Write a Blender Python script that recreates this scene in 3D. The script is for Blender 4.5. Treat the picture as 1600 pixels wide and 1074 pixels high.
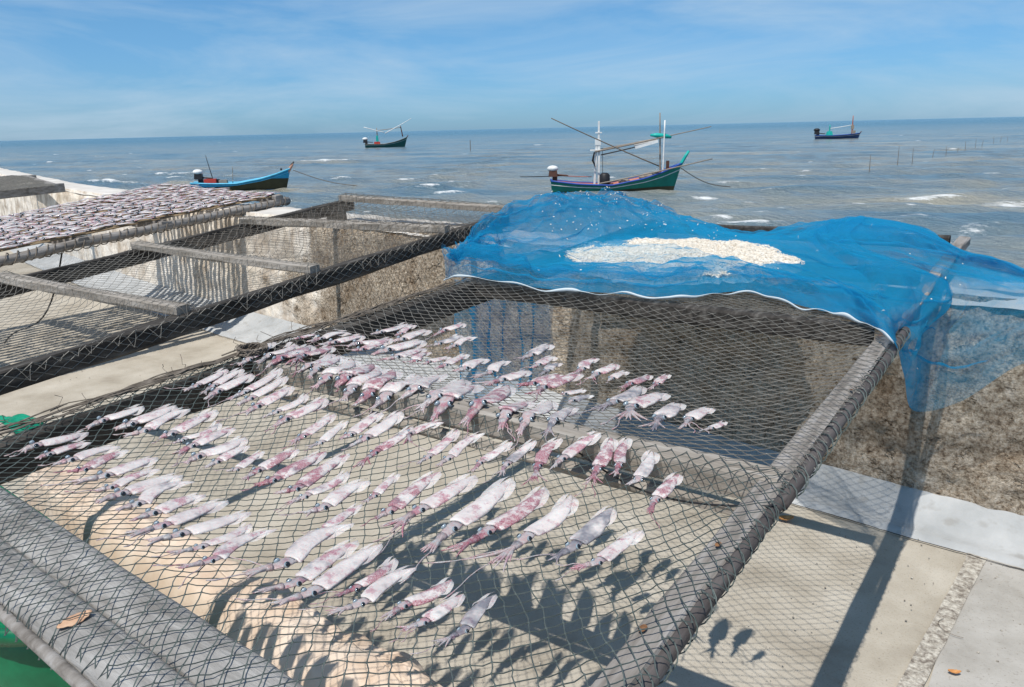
import bpy, math, random
import numpy as np
from mathutils import Vector, Matrix, noise as mnoise
R = math.radians
random.seed(7); rng = np.random.default_rng(7)
for o in list(bpy.data.objects): bpy.data.objects.remove(o)
scene = bpy.context.scene
COL = scene.collection

# ------------------------------------------------------------------ camera
# world: X runs along the sea wall, +Y out to sea, the promenade is z = 0
EYE = np.array([0.0, 0.0, 1.6]); FPX = 1220.0
YAW, PITCH, ROLL = R(35.5), R(15.4), R(1.36)
_h = np.array([-math.sin(YAW), math.cos(YAW), 0]); _r0 = np.array([math.cos(YAW), math.sin(YAW), 0])
FW = _h*math.cos(PITCH) - np.array([0, 0, 1.0])*math.sin(PITCH)
_u0 = np.cross(_r0, FW)
RT = math.cos(ROLL)*_r0 - math.sin(ROLL)*_u0; UP = math.cos(ROLL)*_u0 + math.sin(ROLL)*_r0
cam = bpy.data.cameras.new('camera'); co = bpy.data.objects.new('camera', cam); COL.objects.link(co)
cam.sensor_fit = 'HORIZONTAL'; cam.sensor_width = 36.0; cam.lens = 36.0*FPX/1600.0
cam.clip_start = 0.02; cam.clip_end = 20000
m = Matrix.Identity(4)
for i in range(3): m[i][0] = RT[i]; m[i][1] = UP[i]; m[i][2] = -FW[i]; m[i][3] = EYE[i]
co.matrix_world = m
scene.camera = co

# ------------------------------------------------------------------ light
SUN_EL = R(63)
scene.view_settings.view_transform = 'Standard'; scene.view_settings.look = 'None'
scene.view_settings.exposure = 0.22; scene.view_settings.gamma = 1.0
sun = bpy.data.lights.new('sun', 'SUN'); sun.energy = 4.0; sun.angle = R(0.5); sun.color = (1.0, 0.95, 0.88)
so = bpy.data.objects.new('sun', sun); COL.objects.link(so)
so.rotation_euler = Vector((0, math.cos(SUN_EL), -math.sin(SUN_EL))).to_track_quat('-Z', 'Y').to_euler()
scene.cycles.max_bounces = 6; scene.cycles.transparent_max_bounces = 24
scene.cycles.use_adaptive_sampling = True

world = bpy.data.worlds.new('World'); scene.world = world; world.use_nodes = True
nt = world.node_tree; nt.nodes.clear()
def N(nt, typ, **kw):
    n = nt.nodes.new(typ)
    for k, v in kw.items(): setattr(n, k, v)
    return n
sky = N(nt, 'ShaderNodeTexSky', sky_type='NISHITA', sun_disc=False, sun_elevation=SUN_EL, sun_rotation=R(180))
sky.air_density = 1.0; sky.dust_density = 0.3; sky.ozone_density = 2.2; sky.altitude = 0
tc = N(nt, 'ShaderNodeTexCoord'); mp = N(nt, 'ShaderNodeMapping'); mp.inputs['Scale'].default_value = (1.6, 1.6, 9.0)
mp.inputs['Rotation'].default_value = (0.12, 0.05, 0.4)
cn = N(nt, 'ShaderNodeTexNoise'); cn.inputs['Scale'].default_value = 1.7; cn.inputs['Detail'].default_value = 7; cn.inputs['Roughness'].default_value = 0.6; cn.inputs['Distortion'].default_value = 0.6
cr = N(nt, 'ShaderNodeValToRGB'); cr.color_ramp.elements[0].position = 0.40; cr.color_ramp.elements[0].color = (0.05, 0.05, 0.05, 1)
cr.color_ramp.elements[1].position = 0.72; cr.color_ramp.elements[1].color = (0.62, 0.62, 0.62, 1)
mix = N(nt, 'ShaderNodeMixRGB'); mix.inputs['Color2'].default_value = (4.6, 5.9, 7.1, 1)
tint = N(nt, 'ShaderNodeMixRGB', blend_type='MULTIPLY'); tint.inputs['Fac'].default_value = 1; 
sz = N(nt, 'ShaderNodeSeparateXYZ'); nt.links.new(tc.outputs['Generated'], sz.inputs[0])
el = N(nt, 'ShaderNodeValToRGB'); el.color_ramp.elements[0].position = 0.0; el.color_ramp.elements[0].color = (0.325, 0.61, 1.10, 1); el.color_ramp.elements[1].position = 0.45; el.color_ramp.elements[1].color = (0.53, 0.88, 1.04, 1)
e2 = el.color_ramp.elements.new(0.12); e2.color = (0.385, 0.71, 1.01, 1)
nt.links.new(sz.outputs['Z'], el.inputs['Fac']); nt.links.new(el.outputs['Color'], tint.inputs['Color2'])
bg = N(nt, 'ShaderNodeBackground'); bg.inputs['Strength'].default_value = 0.096
wo = N(nt, 'ShaderNodeOutputWorld')
L = nt.links.new
L(tc.outputs['Generated'], mp.inputs['Vector']); L(mp.outputs['Vector'], cn.inputs['Vector']); L(cn.outputs['Fac'], cr.inputs['Fac'])
L(sky.outputs['Color'], tint.inputs['Color1']); L(tint.outputs['Color'], mix.inputs['Color1']); L(cr.outputs['Color'], mix.inputs['Fac']); L(mix.outputs['Color'], bg.inputs['Color']); L(bg.outputs['Background'], wo.inputs['Surface'])

# ------------------------------------------------------------------ helpers
def ray(px, py):
    d = FW*FPX + RT*(px-800) + UP*(537-py); return d/np.linalg.norm(d)
def atz(px, py, z):
    d = ray(px, py); return EYE + d*(z-EYE[2])/d[2]
def aty(px, py, Y):
    d = ray(px, py); return EYE + d*Y/d[1]
def nz(x, y, z=0.0, s=1.0): return mnoise.noise(Vector((x*s, y*s, z*s)))
def tag(o, label=None, cat=None, group=None, kind=None):
    if label: o['label'] = label
    if cat: o['category'] = cat
    if group: o['group'] = group
    if kind: o['kind'] = kind
    return o
def empty(name, loc, label=None, cat=None, group=None, rz=0.0):
    o = bpy.data.objects.new(name, None); COL.objects.link(o); o.location = loc; o.rotation_euler = (0, 0, rz)
    o.empty_display_size = 0.1
    return tag(o, label, cat, group)
class MB:
    def __init__(s): s.v = []; s.f = []; s.m = []; s.mi = 0
    def add(s, vs, fs):
        b = len(s.v); s.v += [tuple(float(c) for c in p) for p in vs]
        s.f += [tuple(b+i for i in f) for f in fs]; s.m += [s.mi]*len(fs)
    def box(s, c, size, ax=None, taper=1.0):
        c = np.array(c, float); hx, hy, hz = [q/2 for q in size]
        ax = np.eye(3) if ax is None else np.array(ax, float)
        vs = []
        for z in (-1, 1):
            k = taper if z > 0 else 1
            for x, y in ((-1, -1), (1, -1), (1, 1), (-1, 1)): vs.append(c + ax[0]*hx*x*k + ax[1]*hy*y*k + ax[2]*hz*z)
        s.add(vs, [(3, 2, 1, 0), (4, 5, 6, 7), (0, 1, 5, 4), (1, 2, 6, 5), (2, 3, 7, 6), (3, 0, 4, 7)])
    def plank(s, p0, p1, w, h, seg=14, wob=0.004, bev=0.006, seed=0, upv=(0, 0, 1)):
        """sawn board from p0 to p1 (w across, h tall) with worn edges and a little waver"""
        p0 = np.array(p0, float); p1 = np.array(p1, float); d = p1-p0; ln = np.linalg.norm(d); d = d/ln
        u = np.array(upv, float); side = np.cross(d, u); side /= np.linalg.norm(side); u = np.cross(side, d)
        prof = [(-w/2+bev, -h/2), (w/2-bev, -h/2), (w/2, -h/2+bev), (w/2, h/2-bev), (w/2-bev, h/2), (-w/2+bev, h/2), (-w/2, h/2-bev), (-w/2, -h/2+bev)]
        vs = []; fs = []; n = len(prof)
        for i in range(seg+1):
            t = i/seg; c = p0 + d*ln*t
            for k, (a, b) in enumerate(prof):
                e = wob*nz(t*ln*3.0+seed*7.1, k*1.7, seed); g = wob*nz(t*ln*3.0+seed*3.3, k*1.7+40, seed)
                vs.append(c + side*(a+e) + u*(b+g))
        for i in range(seg):
            for k in range(n): a = i*n+k; b = i*n+(k+1) % n; fs.append((a, b, b+n, a+n))
        fs.append(tuple(range(n-1, -1, -1))); fs.append(tuple(seg*n+k for k in range(n)))
        s.add(vs, fs)
    def tube(s, pts, rad, n=6, cap=True, flat=1.0):
        P = [np.array(p, float) for p in pts]
        rad = [rad]*len(P) if np.isscalar(rad) else list(rad)
        vs = []; fs = []; prev = None
        for i, p in enumerate(P):
            d = P[min(i+1, len(P)-1)] - P[max(i-1, 0)]; d = d/(np.linalg.norm(d)+1e-12)
            if prev is None:
                a = np.array([0, 0, 1.0]) if abs(d[2]) < 0.9 else np.array([1.0, 0, 0])
            else: a = prev
            x = np.cross(a, d); x /= np.linalg.norm(x)+1e-12; y = np.cross(d, x); prev = y
            for k in range(n):
                t = 2*math.pi*k/n; vs.append(p + rad[i]*(math.cos(t)*x + flat*math.sin(t)*y))
        for i in range(len(P)-1):
            for k in range(n): a = i*n+k; b = i*n+(k+1) % n; fs.append((a, b, b+n, a+n))
        if cap: fs.append(tuple(range(n-1, -1, -1))); fs.append(tuple((len(P)-1)*n+k for k in range(n)))
        s.add(vs, fs)
    def ball(s, c, r, nu=10, nv=7, sc=(1, 1, 1), ax=None):
        c = np.array(c, float); ax = np.eye(3) if ax is None else np.array(ax)
        vs = [c + ax[2]*r*sc[2]]; fs = []
        for j in range(1, nv):
            ph = math.pi*j/nv
            for i in range(nu):
                th = 2*math.pi*i/nu
                vs.append(c + ax[0]*r*sc[0]*math.sin(ph)*math.cos(th) + ax[1]*r*sc[1]*math.sin(ph)*math.sin(th) + ax[2]*r*sc[2]*math.cos(ph))
        vs.append(c - ax[2]*r*sc[2]); last = len(vs)-1
        for i in range(nu): fs.append((0, 1+i, 1+(i+1) % nu))
        for j in range(nv-2):
            for i in range(nu): a = 1+j*nu+i; b = 1+j*nu+(i+1) % nu; fs.append((a, a+nu, b+nu, b))
        for i in range(nu): fs.append((last, 1+(nv-2)*nu+(i+1) % nu, 1+(nv-2)*nu+i))
        s.add(vs, fs)
    def grid(s, P):
        """P[i][j] points -> quads"""
        ni = len(P); nj = len(P[0]); vs = [p for r in P for p in r]
        s.add(vs, [(i*nj+j, i*nj+j+1, (i+1)*nj+j+1, (i+1)*nj+j) for i in range(ni-1) for j in range(nj-1)])
    def build(s, name, mats, parent=None, smooth=False, origin=(0, 0, 0), local=False):
        me = bpy.data.meshes.new(name); o3 = np.array(origin, float)
        vs = [tuple(np.array(p)-o3) for p in s.v] if np.any(o3) and not local else s.v
        me.from_pydata(vs, [], s.f)
        for mt in (mats if isinstance(mats, (list, tuple)) else [mats]): me.materials.append(mt)
        if any(s.m): me.polygons.foreach_set('material_index', s.m)
        if smooth: me.polygons.foreach_set('use_smooth', [True]*len(s.f))
        me.update()
        o = bpy.data.objects.new(name, me); COL.objects.link(o)
        if parent is not None: o.parent = parent
        else: o.location = origin
        return o

# ------------------------------------------------------------------ materials
def M(name, ramp, scale=5.0, detail=5.0, rough=0.8, bump=0.0, bscale=40.0, bdist=0.01, stretch=(1, 1, 1), spec=0.3, speck=None, trans=0.0, metal=0.0, sss=0.0, rnd=False):
    mt = bpy.data.materials.new(name); mt.use_nodes = True; t = mt.node_tree; t.nodes.clear(); l = t.links.new
    out = N(t, 'ShaderNodeOutputMaterial'); b = N(t, 'ShaderNodeBsdfPrincipled'); l(b.outputs[0], out.inputs['Surface'])
    b.inputs['Roughness'].default_value = rough; b.inputs['Specular IOR Level'].default_value = spec; b.inputs['Metallic'].default_value = metal
    if sss: b.inputs['Subsurface Weight'].default_value = sss; b.inputs['Subsurface Radius'].default_value = (0.01, 0.006, 0.005); b.inputs['Subsurface Scale'].default_value = 0.5
    c = N(t, 'ShaderNodeTexCoord'); mp = N(t, 'ShaderNodeMapping'); mp.inputs['Scale'].default_value = stretch
    l(c.outputs['Object'], mp.inputs['Vector'])
    vec = mp.outputs['Vector']
    if rnd:
        oi = N(t, 'ShaderNodeObjectInfo'); ad = N(t, 'ShaderNodeVectorMath', operation='MULTIPLY_ADD'); cmb = N(t, 'ShaderNodeCombineXYZ')
        for k in range(3): l(oi.outputs['Random'], cmb.inputs[k])
        ad.inputs[1].default_value = (37, 53, 71); l(cmb.outputs[0], ad.inputs[0]); l(vec, ad.inputs[2]); vec = ad.outputs[0]
    n = N(t, 'ShaderNodeTexNoise'); n.inputs['Scale'].default_value = scale; n.inputs['Detail'].default_value = detail; n.inputs['Roughness'].default_value = 0.62
    l(vec, n.inputs['Vector'])
    r = N(t, 'ShaderNodeValToRGB'); els = r.color_ramp.elements
    while len(els) < len(ramp): els.new(0.5)
    for e, (p, col) in zip(els, ramp): e.position = p; e.color = (*col, 1)
    l(n.outputs['Fac'], r.inputs['Fac']); colr = r.outputs['Color']
    if speck:
        sc, lo, hi, sc_col, amt = speck
        n2 = N(t, 'ShaderNodeTexNoise'); n2.inputs['Scale'].default_value = sc; n2.inputs['Detail'].default_value = 3; l(vec, n2.inputs['Vector'])
        mr = N(t, 'ShaderNodeMapRange'); mr.inputs[1].default_value = lo; mr.inputs[2].default_value = hi; mr.inputs[4].default_value = amt; l(n2.outputs['Fac'], mr.inputs[0])
        mx = N(t, 'ShaderNodeMixRGB'); mx.inputs['Color2'].default_value = (*sc_col, 1); l(mr.outputs[0], mx.inputs['Fac']); l(colr, mx.inputs['Color1']); colr = mx.outputs['Color']
    l(colr, b.inputs['Base Color'])
    if bump:
        n3 = N(t, 'ShaderNodeTexNoise'); n3.inputs['Scale'].default_value = bscale; n3.inputs['Detail'].default_value = 6; n3.inputs['Roughness'].default_value = 0.65; l(vec, n3.inputs['Vector'])
        bp = N(t, 'ShaderNodeBump'); bp.inputs['Strength'].default_value = bump; bp.inputs['Distance'].default_value = bdist
        l(n3.outputs['Fac'], bp.inputs['Height']); l(bp.outputs[0], b.inputs['Normal'])
    if trans:
        tr = N(t, 'ShaderNodeBsdfTranslucent'); l(colr, tr.inputs['Color']); ms = N(t, 'ShaderNodeMixShader'); ms.inputs['Fac'].default_value = trans
        l(b.outputs[0], ms.inputs[1]); l(tr.outputs[0], ms.inputs[2]); l(ms.outputs[0], out.inputs['Surface'])
    return mt
def plain(name, c, rough=0.5, v=0.2, **kw):
    lo = tuple(q*(1-v) for q in c); hi = tuple(min(1, q*(1+v)) for q in c)
    return M(name, [(0.3, lo), (0.7, hi)], rough=rough, **kw)
m_ground = M('concrete ground', [(0.26, (0.27, 0.235, 0.185)), (0.48, (0.40, 0.36, 0.295)), (0.72, (0.50, 0.46, 0.39))], scale=3.2, detail=9, rough=0.95, bump=0.5, bscale=90, bdist=0.004, speck=(160, 0.58, 0.72, (0.22, 0.18, 0.13), 0.6), spec=0.15)
m_slab = M('grey concrete', [(0.26, (0.26, 0.24, 0.21)), (0.5, (0.38, 0.36, 0.325)), (0.75, (0.48, 0.46, 0.425))], scale=4.0, detail=9, rough=0.95, bump=0.5, bscale=110, bdist=0.004, speck=(140, 0.60, 0.74, (0.2, 0.17, 0.14), 0.6), spec=0.15)
m_joint = M('gravel joint', [(0.35, (0.20, 0.17, 0.14)), (0.5, (0.42, 0.38, 0.32)), (0.65, (0.62, 0.58, 0.50))], scale=55, detail=4, rough=0.95, bump=1.0, bscale=60, bdist=0.012)
m_fillet = M('cement fillet', [(0.3, (0.31, 0.32, 0.32)), (0.7, (0.47, 0.475, 0.47))], scale=4, detail=9, rough=0.9, bump=0.5, bscale=45, bdist=0.006, speck=(14, 0.56, 0.70, (0.27, 0.26, 0.24), 0.6))
m_walltop = M('wall top cement', [(0.3, (0.46, 0.42, 0.37)), (0.7, (0.68, 0.65, 0.60))], scale=3, detail=8, rough=0.95, bump=0.4, bscale=50, bdist=0.006)
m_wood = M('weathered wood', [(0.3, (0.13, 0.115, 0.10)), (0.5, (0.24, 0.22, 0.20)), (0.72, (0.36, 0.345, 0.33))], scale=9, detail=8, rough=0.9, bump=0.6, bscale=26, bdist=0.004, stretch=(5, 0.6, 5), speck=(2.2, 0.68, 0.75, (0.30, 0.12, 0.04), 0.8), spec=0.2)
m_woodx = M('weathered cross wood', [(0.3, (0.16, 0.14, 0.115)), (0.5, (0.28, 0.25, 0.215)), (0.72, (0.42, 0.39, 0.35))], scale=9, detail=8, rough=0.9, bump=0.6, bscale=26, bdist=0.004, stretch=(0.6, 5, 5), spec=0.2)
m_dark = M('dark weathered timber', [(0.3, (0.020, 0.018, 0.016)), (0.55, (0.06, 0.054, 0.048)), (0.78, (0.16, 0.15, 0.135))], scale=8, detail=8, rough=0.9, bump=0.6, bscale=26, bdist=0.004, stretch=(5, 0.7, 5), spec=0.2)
m_pole = M('round pole', [(0.3, (0.045, 0.038, 0.036)), (0.7, (0.13, 0.115, 0.11))], scale=9, detail=7, rough=0.75, bump=0.5, bscale=30, bdist=0.004, stretch=(4, 0.5, 4))
m_board = M('pale weathered board', [(0.3, (0.17, 0.162, 0.15)), (0.5, (0.29, 0.28, 0.265)), (0.72, (0.43, 0.42, 0.40))], scale=9, detail=8, rough=0.9, bump=0.7, bscale=30, bdist=0.006, stretch=(0.7, 5, 5), spec=0.2, speck=(6, 0.60, 0.72, (0.12, 0.105, 0.09), 0.6))
m_net = M('net cord', [(0.3, (0.055, 0.07, 0.066)), (0.7, (0.13, 0.155, 0.145))], scale=30, rough=0.85)
m_net2 = M('sun bleached net cord', [(0.3, (0.13, 0.122, 0.108)), (0.7, (0.29, 0.275, 0.245))], scale=30, rough=0.85)
m_twig = M('tangled cord', [(0.3, (0.08, 0.065, 0.05)), (0.7, (0.23, 0.195, 0.16))], scale=30, rough=0.9)
m_white = plain('white paint', (0.72, 0.72, 0.70), 0.6, 0.15)
m_black = plain('black metal', (0.02, 0.02, 0.022), 0.5)
m_rope = plain('rope', (0.16, 0.13, 0.10), 0.9)
m_bamboo = M('bamboo slat', [(0.3, (0.16, 0.11, 0.06)), (0.7, (0.34, 0.25, 0.15))], scale=12, rough=0.7, stretch=(3, 0.5, 3))
m_leaf = M('dry leaf', [(0.3, (0.42, 0.17, 0.05)), (0.7, (0.62, 0.34, 0.14))], scale=60, rough=0.7)
m_rust = M('rust stain', [(0.3, (0.10, 0.05, 0.025)), (0.7, (0.26, 0.13, 0.06))], scale=90, rough=0.9)
m_leaf2 = M('pale dry leaf', [(0.3, (0.45, 0.25, 0.15)), (0.7, (0.62, 0.42, 0.28))], scale=40, rough=0.8)
m_tub = M('green plastic', [(0.3, (0.0, 0.11, 0.045)), (0.7, (0.005, 0.20, 0.085))], scale=6, rough=0.25, spec=0.5)
m_tarp = M('green tarp', [(0.3, (0.0, 0.16, 0.09)), (0.7, (0.01, 0.30, 0.18))], scale=14, rough=0.5)
m_sack = M('peach plastic sheet', [(0.3, (0.54, 0.40, 0.29)), (0.55, (0.64, 0.52, 0.41)), (0.75, (0.70, 0.60, 0.50))], scale=7, rough=0.5, bump=0.3, bscale=14, bdist=0.01, speck=(5, 0.60, 0.75, (0.42, 0.24, 0.11), 0.35))

# squid skins: pale flesh with blotches of pink chromatophores, and a dusky ink line
def squid_mat(name, cover, blot, dusk, fin=False):
    mt = bpy.data.materials.new(name); mt.use_nodes = True; t = mt.node_tree; l = t.links.new
    b = t.nodes['Principled BSDF']; b.inputs['Roughness'].default_value = 0.24; b.inputs['Specular IOR Level'].default_value = 0.6
    b.inputs['Subsurface Weight'].default_value = 0.25; b.inputs['Subsurface Radius'].default_value = (0.012, 0.006, 0.005); b.inputs['Subsurface Scale'].default_value = 0.4
    c = N(t, 'ShaderNodeTexCoord'); oi = N(t, 'ShaderNodeObjectInfo'); ad = N(t, 'ShaderNodeVectorMath', operation='MULTIPLY_ADD'); cmb = N(t, 'ShaderNodeCombineXYZ')
    for k in range(3): l(oi.outputs['Random'], cmb.inputs[k])
    ad.inputs[1].default_value = (37, 53, 71); l(cmb.outputs[0], ad.inputs[0]); l(c.outputs['Object'], ad.inputs[2]); v = ad.outputs[0]
    def noise(s, d):
        n = N(t, 'ShaderNodeTexNoise'); n.inputs['Scale'].default_value = s; n.inputs['Detail'].default_value = d; n.inputs['Roughness'].default_value = 0.7; l(v, n.inputs['Vector']); return n.outputs['Fac']
    def rng_(x, lo, hi, amt):
        r = N(t, 'ShaderNodeMapRange'); r.inputs[1].default_value = lo; r.inputs[2].default_value = hi; r.inputs[4].default_value = amt; l(x, r.inputs[0]); return r.outputs[0]
    def mixc(f, a, bcol):
        x = N(t, 'ShaderNodeMixRGB'); l(f, x.inputs['Fac'])
        if isinstance(a, tuple): x.inputs['Color1'].default_value = (*a, 1)
        else: l(a, x.inputs['Color1'])
        if isinstance(bcol, tuple): x.inputs['Color2'].default_value = (*bcol, 1)
        else: l(bcol, x.inputs['Color2'])
        return x.outputs['Color']
    base = mixc(rng_(noise(25, 3), 0.35, 0.65, 1.0), (0.66, 0.58, 0.56), (0.82, 0.77, 0.73))
    # part of the animal: attribute 'part' 0 mantle, 1 head and arms
    at = N(t, 'ShaderNodeAttribute'); at.attribute_name = 'part'
    hd = mixc(rng_(noise(70, 3), 0.4, 0.62, 1.0), (0.52, 0.49, 0.49), (0.52, 0.38, 0.37))
    base = mixc(at.outputs['Fac'], base, hd)
    f1 = rng_(noise(30, 7), 0.65-cover, 0.73-cover, 0.9)
    spots = rng_(noise(420, 2), 0.40, 0.62, 1.0)
    mul = N(t, 'ShaderNodeMath', operation='MULTIPLY'); l(f1, mul.inputs[0])
    sp = N(t, 'ShaderNodeMath', operation='MULTIPLY_ADD'); l(spots, sp.inputs[0]); sp.inputs[1].default_value = 0.5; sp.inputs[2].default_value = 0.5; l(sp.outputs[0], mul.inputs[1])
    col = mixc(mul.outputs[0], base, blot)
    col = mixc(rng_(noise(17, 3), 0.66-dusk, 0.86-dusk, 0.75), col, (0.12, 0.13, 0.17))
    l(col, b.inputs['Base Color'])
    bp = N(t, 'ShaderNodeBump'); bp.inputs['Strength'].default_value = 0.7; bp.inputs['Distance'].default_value = 0.004; l(noise(75, 5), bp.inputs['Height']); l(bp.outputs[0], b.inputs['Normal'])
    if not fin:
        out = t.nodes['Material Output']; tl = N(t, 'ShaderNodeBsdfTranslucent'); l(col, tl.inputs['Color']); m0 = N(t, 'ShaderNodeMixShader'); m0.inputs['Fac'].default_value = 0.22; l(b.outputs[0], m0.inputs[1]); l(tl.outputs[0], m0.inputs[2]); l(m0.outputs[0], out.inputs['Surface'])
    if fin:
        out = t.nodes['Material Output']; tr = N(t, 'ShaderNodeBsdfTransparent'); ms = N(t, 'ShaderNodeMixShader'); ms.inputs['Fac'].default_value = 0.62
        l(tr.outputs[0], ms.inputs[1]); l(b.outputs[0], ms.inputs[2]); l(ms.outputs[0], out.inputs['Surface'])
    return mt
SQ = [squid_mat('pale squid skin', 0.10, (0.50, 0.25, 0.29), 0.07), squid_mat('pink squid skin', 0.14, (0.44, 0.13, 0.19), 0.09),
      squid_mat('red squid skin', 0.20, (0.33, 0.04, 0.09), 0.12), squid_mat('dusky squid skin', 0.06, (0.42, 0.18, 0.25), 0.24)]
SQF = squid_mat('squid fin membrane', 0.06, (0.5, 0.2, 0.25), 0.0, fin=True)
m_eye = plain('eye silver', (0.26, 0.32, 0.36), 0.15, spec=0.8); m_pup = plain('eye pupil', (0.006, 0.008, 0.012), 0.08, spec=0.8)

# wall: rough cast concrete, weathered to bare aggregate
def wall_mat():
    mt = bpy.data.materials.new('rough concrete wall'); mt.use_nodes = True; t = mt.node_tree; l = t.links.new
    b = t.nodes['Principled BSDF']; b.inputs['Roughness'].default_value = 0.95; b.inputs['Specular IOR Level'].default_value = 0.15
    c = N(t, 'ShaderNodeTexCoord'); v = c.outputs['Object']
    def noise(s, d, st=None, r=0.62):
        n = N(t, 'ShaderNodeTexNoise'); n.inputs['Scale'].default_value = s; n.inputs['Detail'].default_value = d; n.inputs['Roughness'].default_value = r
        if st:
            mp = N(t, 'ShaderNodeMapping'); mp.inputs['Scale'].default_value = st; l(v, mp.inputs['Vector']); l(mp.outputs[0], n.inputs['Vector'])
        else: l(v, n.inputs['Vector'])
        return n.outputs['Fac']
    def rmp(x, els):
        r = N(t, 'ShaderNodeValToRGB')
        while len(r.color_ramp.elements) < len(els): r.color_ramp.elements.new(0.5)
        for e, (p, col) in zip(r.color_ramp.elements, els): e.position = p; e.color = (*col, 1)
        l(x, r.inputs['Fac']); return r.outputs['Color']
    def mixc(f, a, bb, mode='MIX'):
        x = N(t, 'ShaderNodeMixRGB', blend_type=mode)
        if isinstance(f, float): x.inputs['Fac'].default_value = f
        else: l(f, x.inputs['Fac'])
        for k, q in (('Color1', a), ('Color2', bb)):
            if isinstance(q, tuple): x.inputs[k].default_value = (*q, 1)
            else: l(q, x.inputs[k])
        return x.outputs['Color']
    agg = rmp(noise(58, 9, r=0.72), [(0.34, (0.12, 0.09, 0.065)), (0.45, (0.37, 0.305, 0.235)), (0.56, (0.58, 0.51, 0.42)), (0.70, (0.76, 0.70, 0.61))])
    smooth = rmp(noise(3.2, 8, (1, 1, 0.45)), [(0.3, (0.50, 0.44, 0.36)), (0.5, (0.72, 0.67, 0.60)), (0.7, (0.80, 0.78, 0.74))])
    sx = N(t, 'ShaderNodeSeparateXYZ'); l(v, sx.inputs[0])
    # right part of the wall has lost its render
    mr = N(t, 'ShaderNodeMapRange'); mr.inputs[1].default_value = -3.0; mr.inputs[2].default_value = -1.1; mr.inputs[3].default_value = -0.28; mr.inputs[4].default_value = 0.24; l(sx.outputs['X'], mr.inputs[0])
    ad = N(t, 'ShaderNodeMath', operation='ADD'); l(noise(1.9, 6), ad.inputs[0]); l(mr.outputs[0], ad.inputs[1])
    msk = rmp(ad.outputs[0], [(0.47, (0, 0, 0)), (0.55, (1, 1, 1))])
    col = mixc(msk, smooth, agg)
    streak = rmp(noise(5, 5, (2.2, 2.2, 0.22)), [(0.50, (1, 1, 1)), (0.72, (0.66, 0.54, 0.42))])
    col = mixc(0.4, col, streak, 'MULTIPLY')
    blotch = rmp(noise(4.5, 7, r=0.68), [(0.36, (0.56, 0.48, 0.40)), (0.50, (0.95, 0.92, 0.88)), (0.66, (1.25, 1.22, 1.16))])
    col = mixc(0.85, col, blotch, 'MULTIPLY')
    pit = rmp(noise(11, 5, (1, 1, 1.3), 0.6), [(0.33, (1, 1, 1)), (0.40, (0, 0, 0))])
    pm = N(t, 'ShaderNodeMath', operation='MULTIPLY'); l(pit, pm.inputs[0]); l(msk, pm.inputs[1])
    l(col, b.inputs['Base Color'])
    hb = noise(52, 9, r=0.70); hs = noise(7, 4)
    hm = N(t, 'ShaderNodeMath', operation='MULTIPLY_ADD'); l(hb, hm.inputs[0]); l(msk, hm.inputs[1]); l(hs, hm.inputs[2]); hm2 = N(t, 'ShaderNodeMath', operation='MULTIPLY_ADD'); l(pm.outputs[0], hm2.inputs[0]); hm2.inputs[1].default_value = -1.6; l(hm.outputs[0], hm2.inputs[2]); hm = hm2
    bp = N(t, 'ShaderNodeBump'); bp.inputs['Strength'].default_value = 1.0; bp.inputs['Distance'].default_value = 0.03; l(hm.outputs[0], bp.inputs['Height']); l(bp.outputs[0], b.inputs['Normal'])
    return mt
m_wall = wall_mat()

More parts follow.
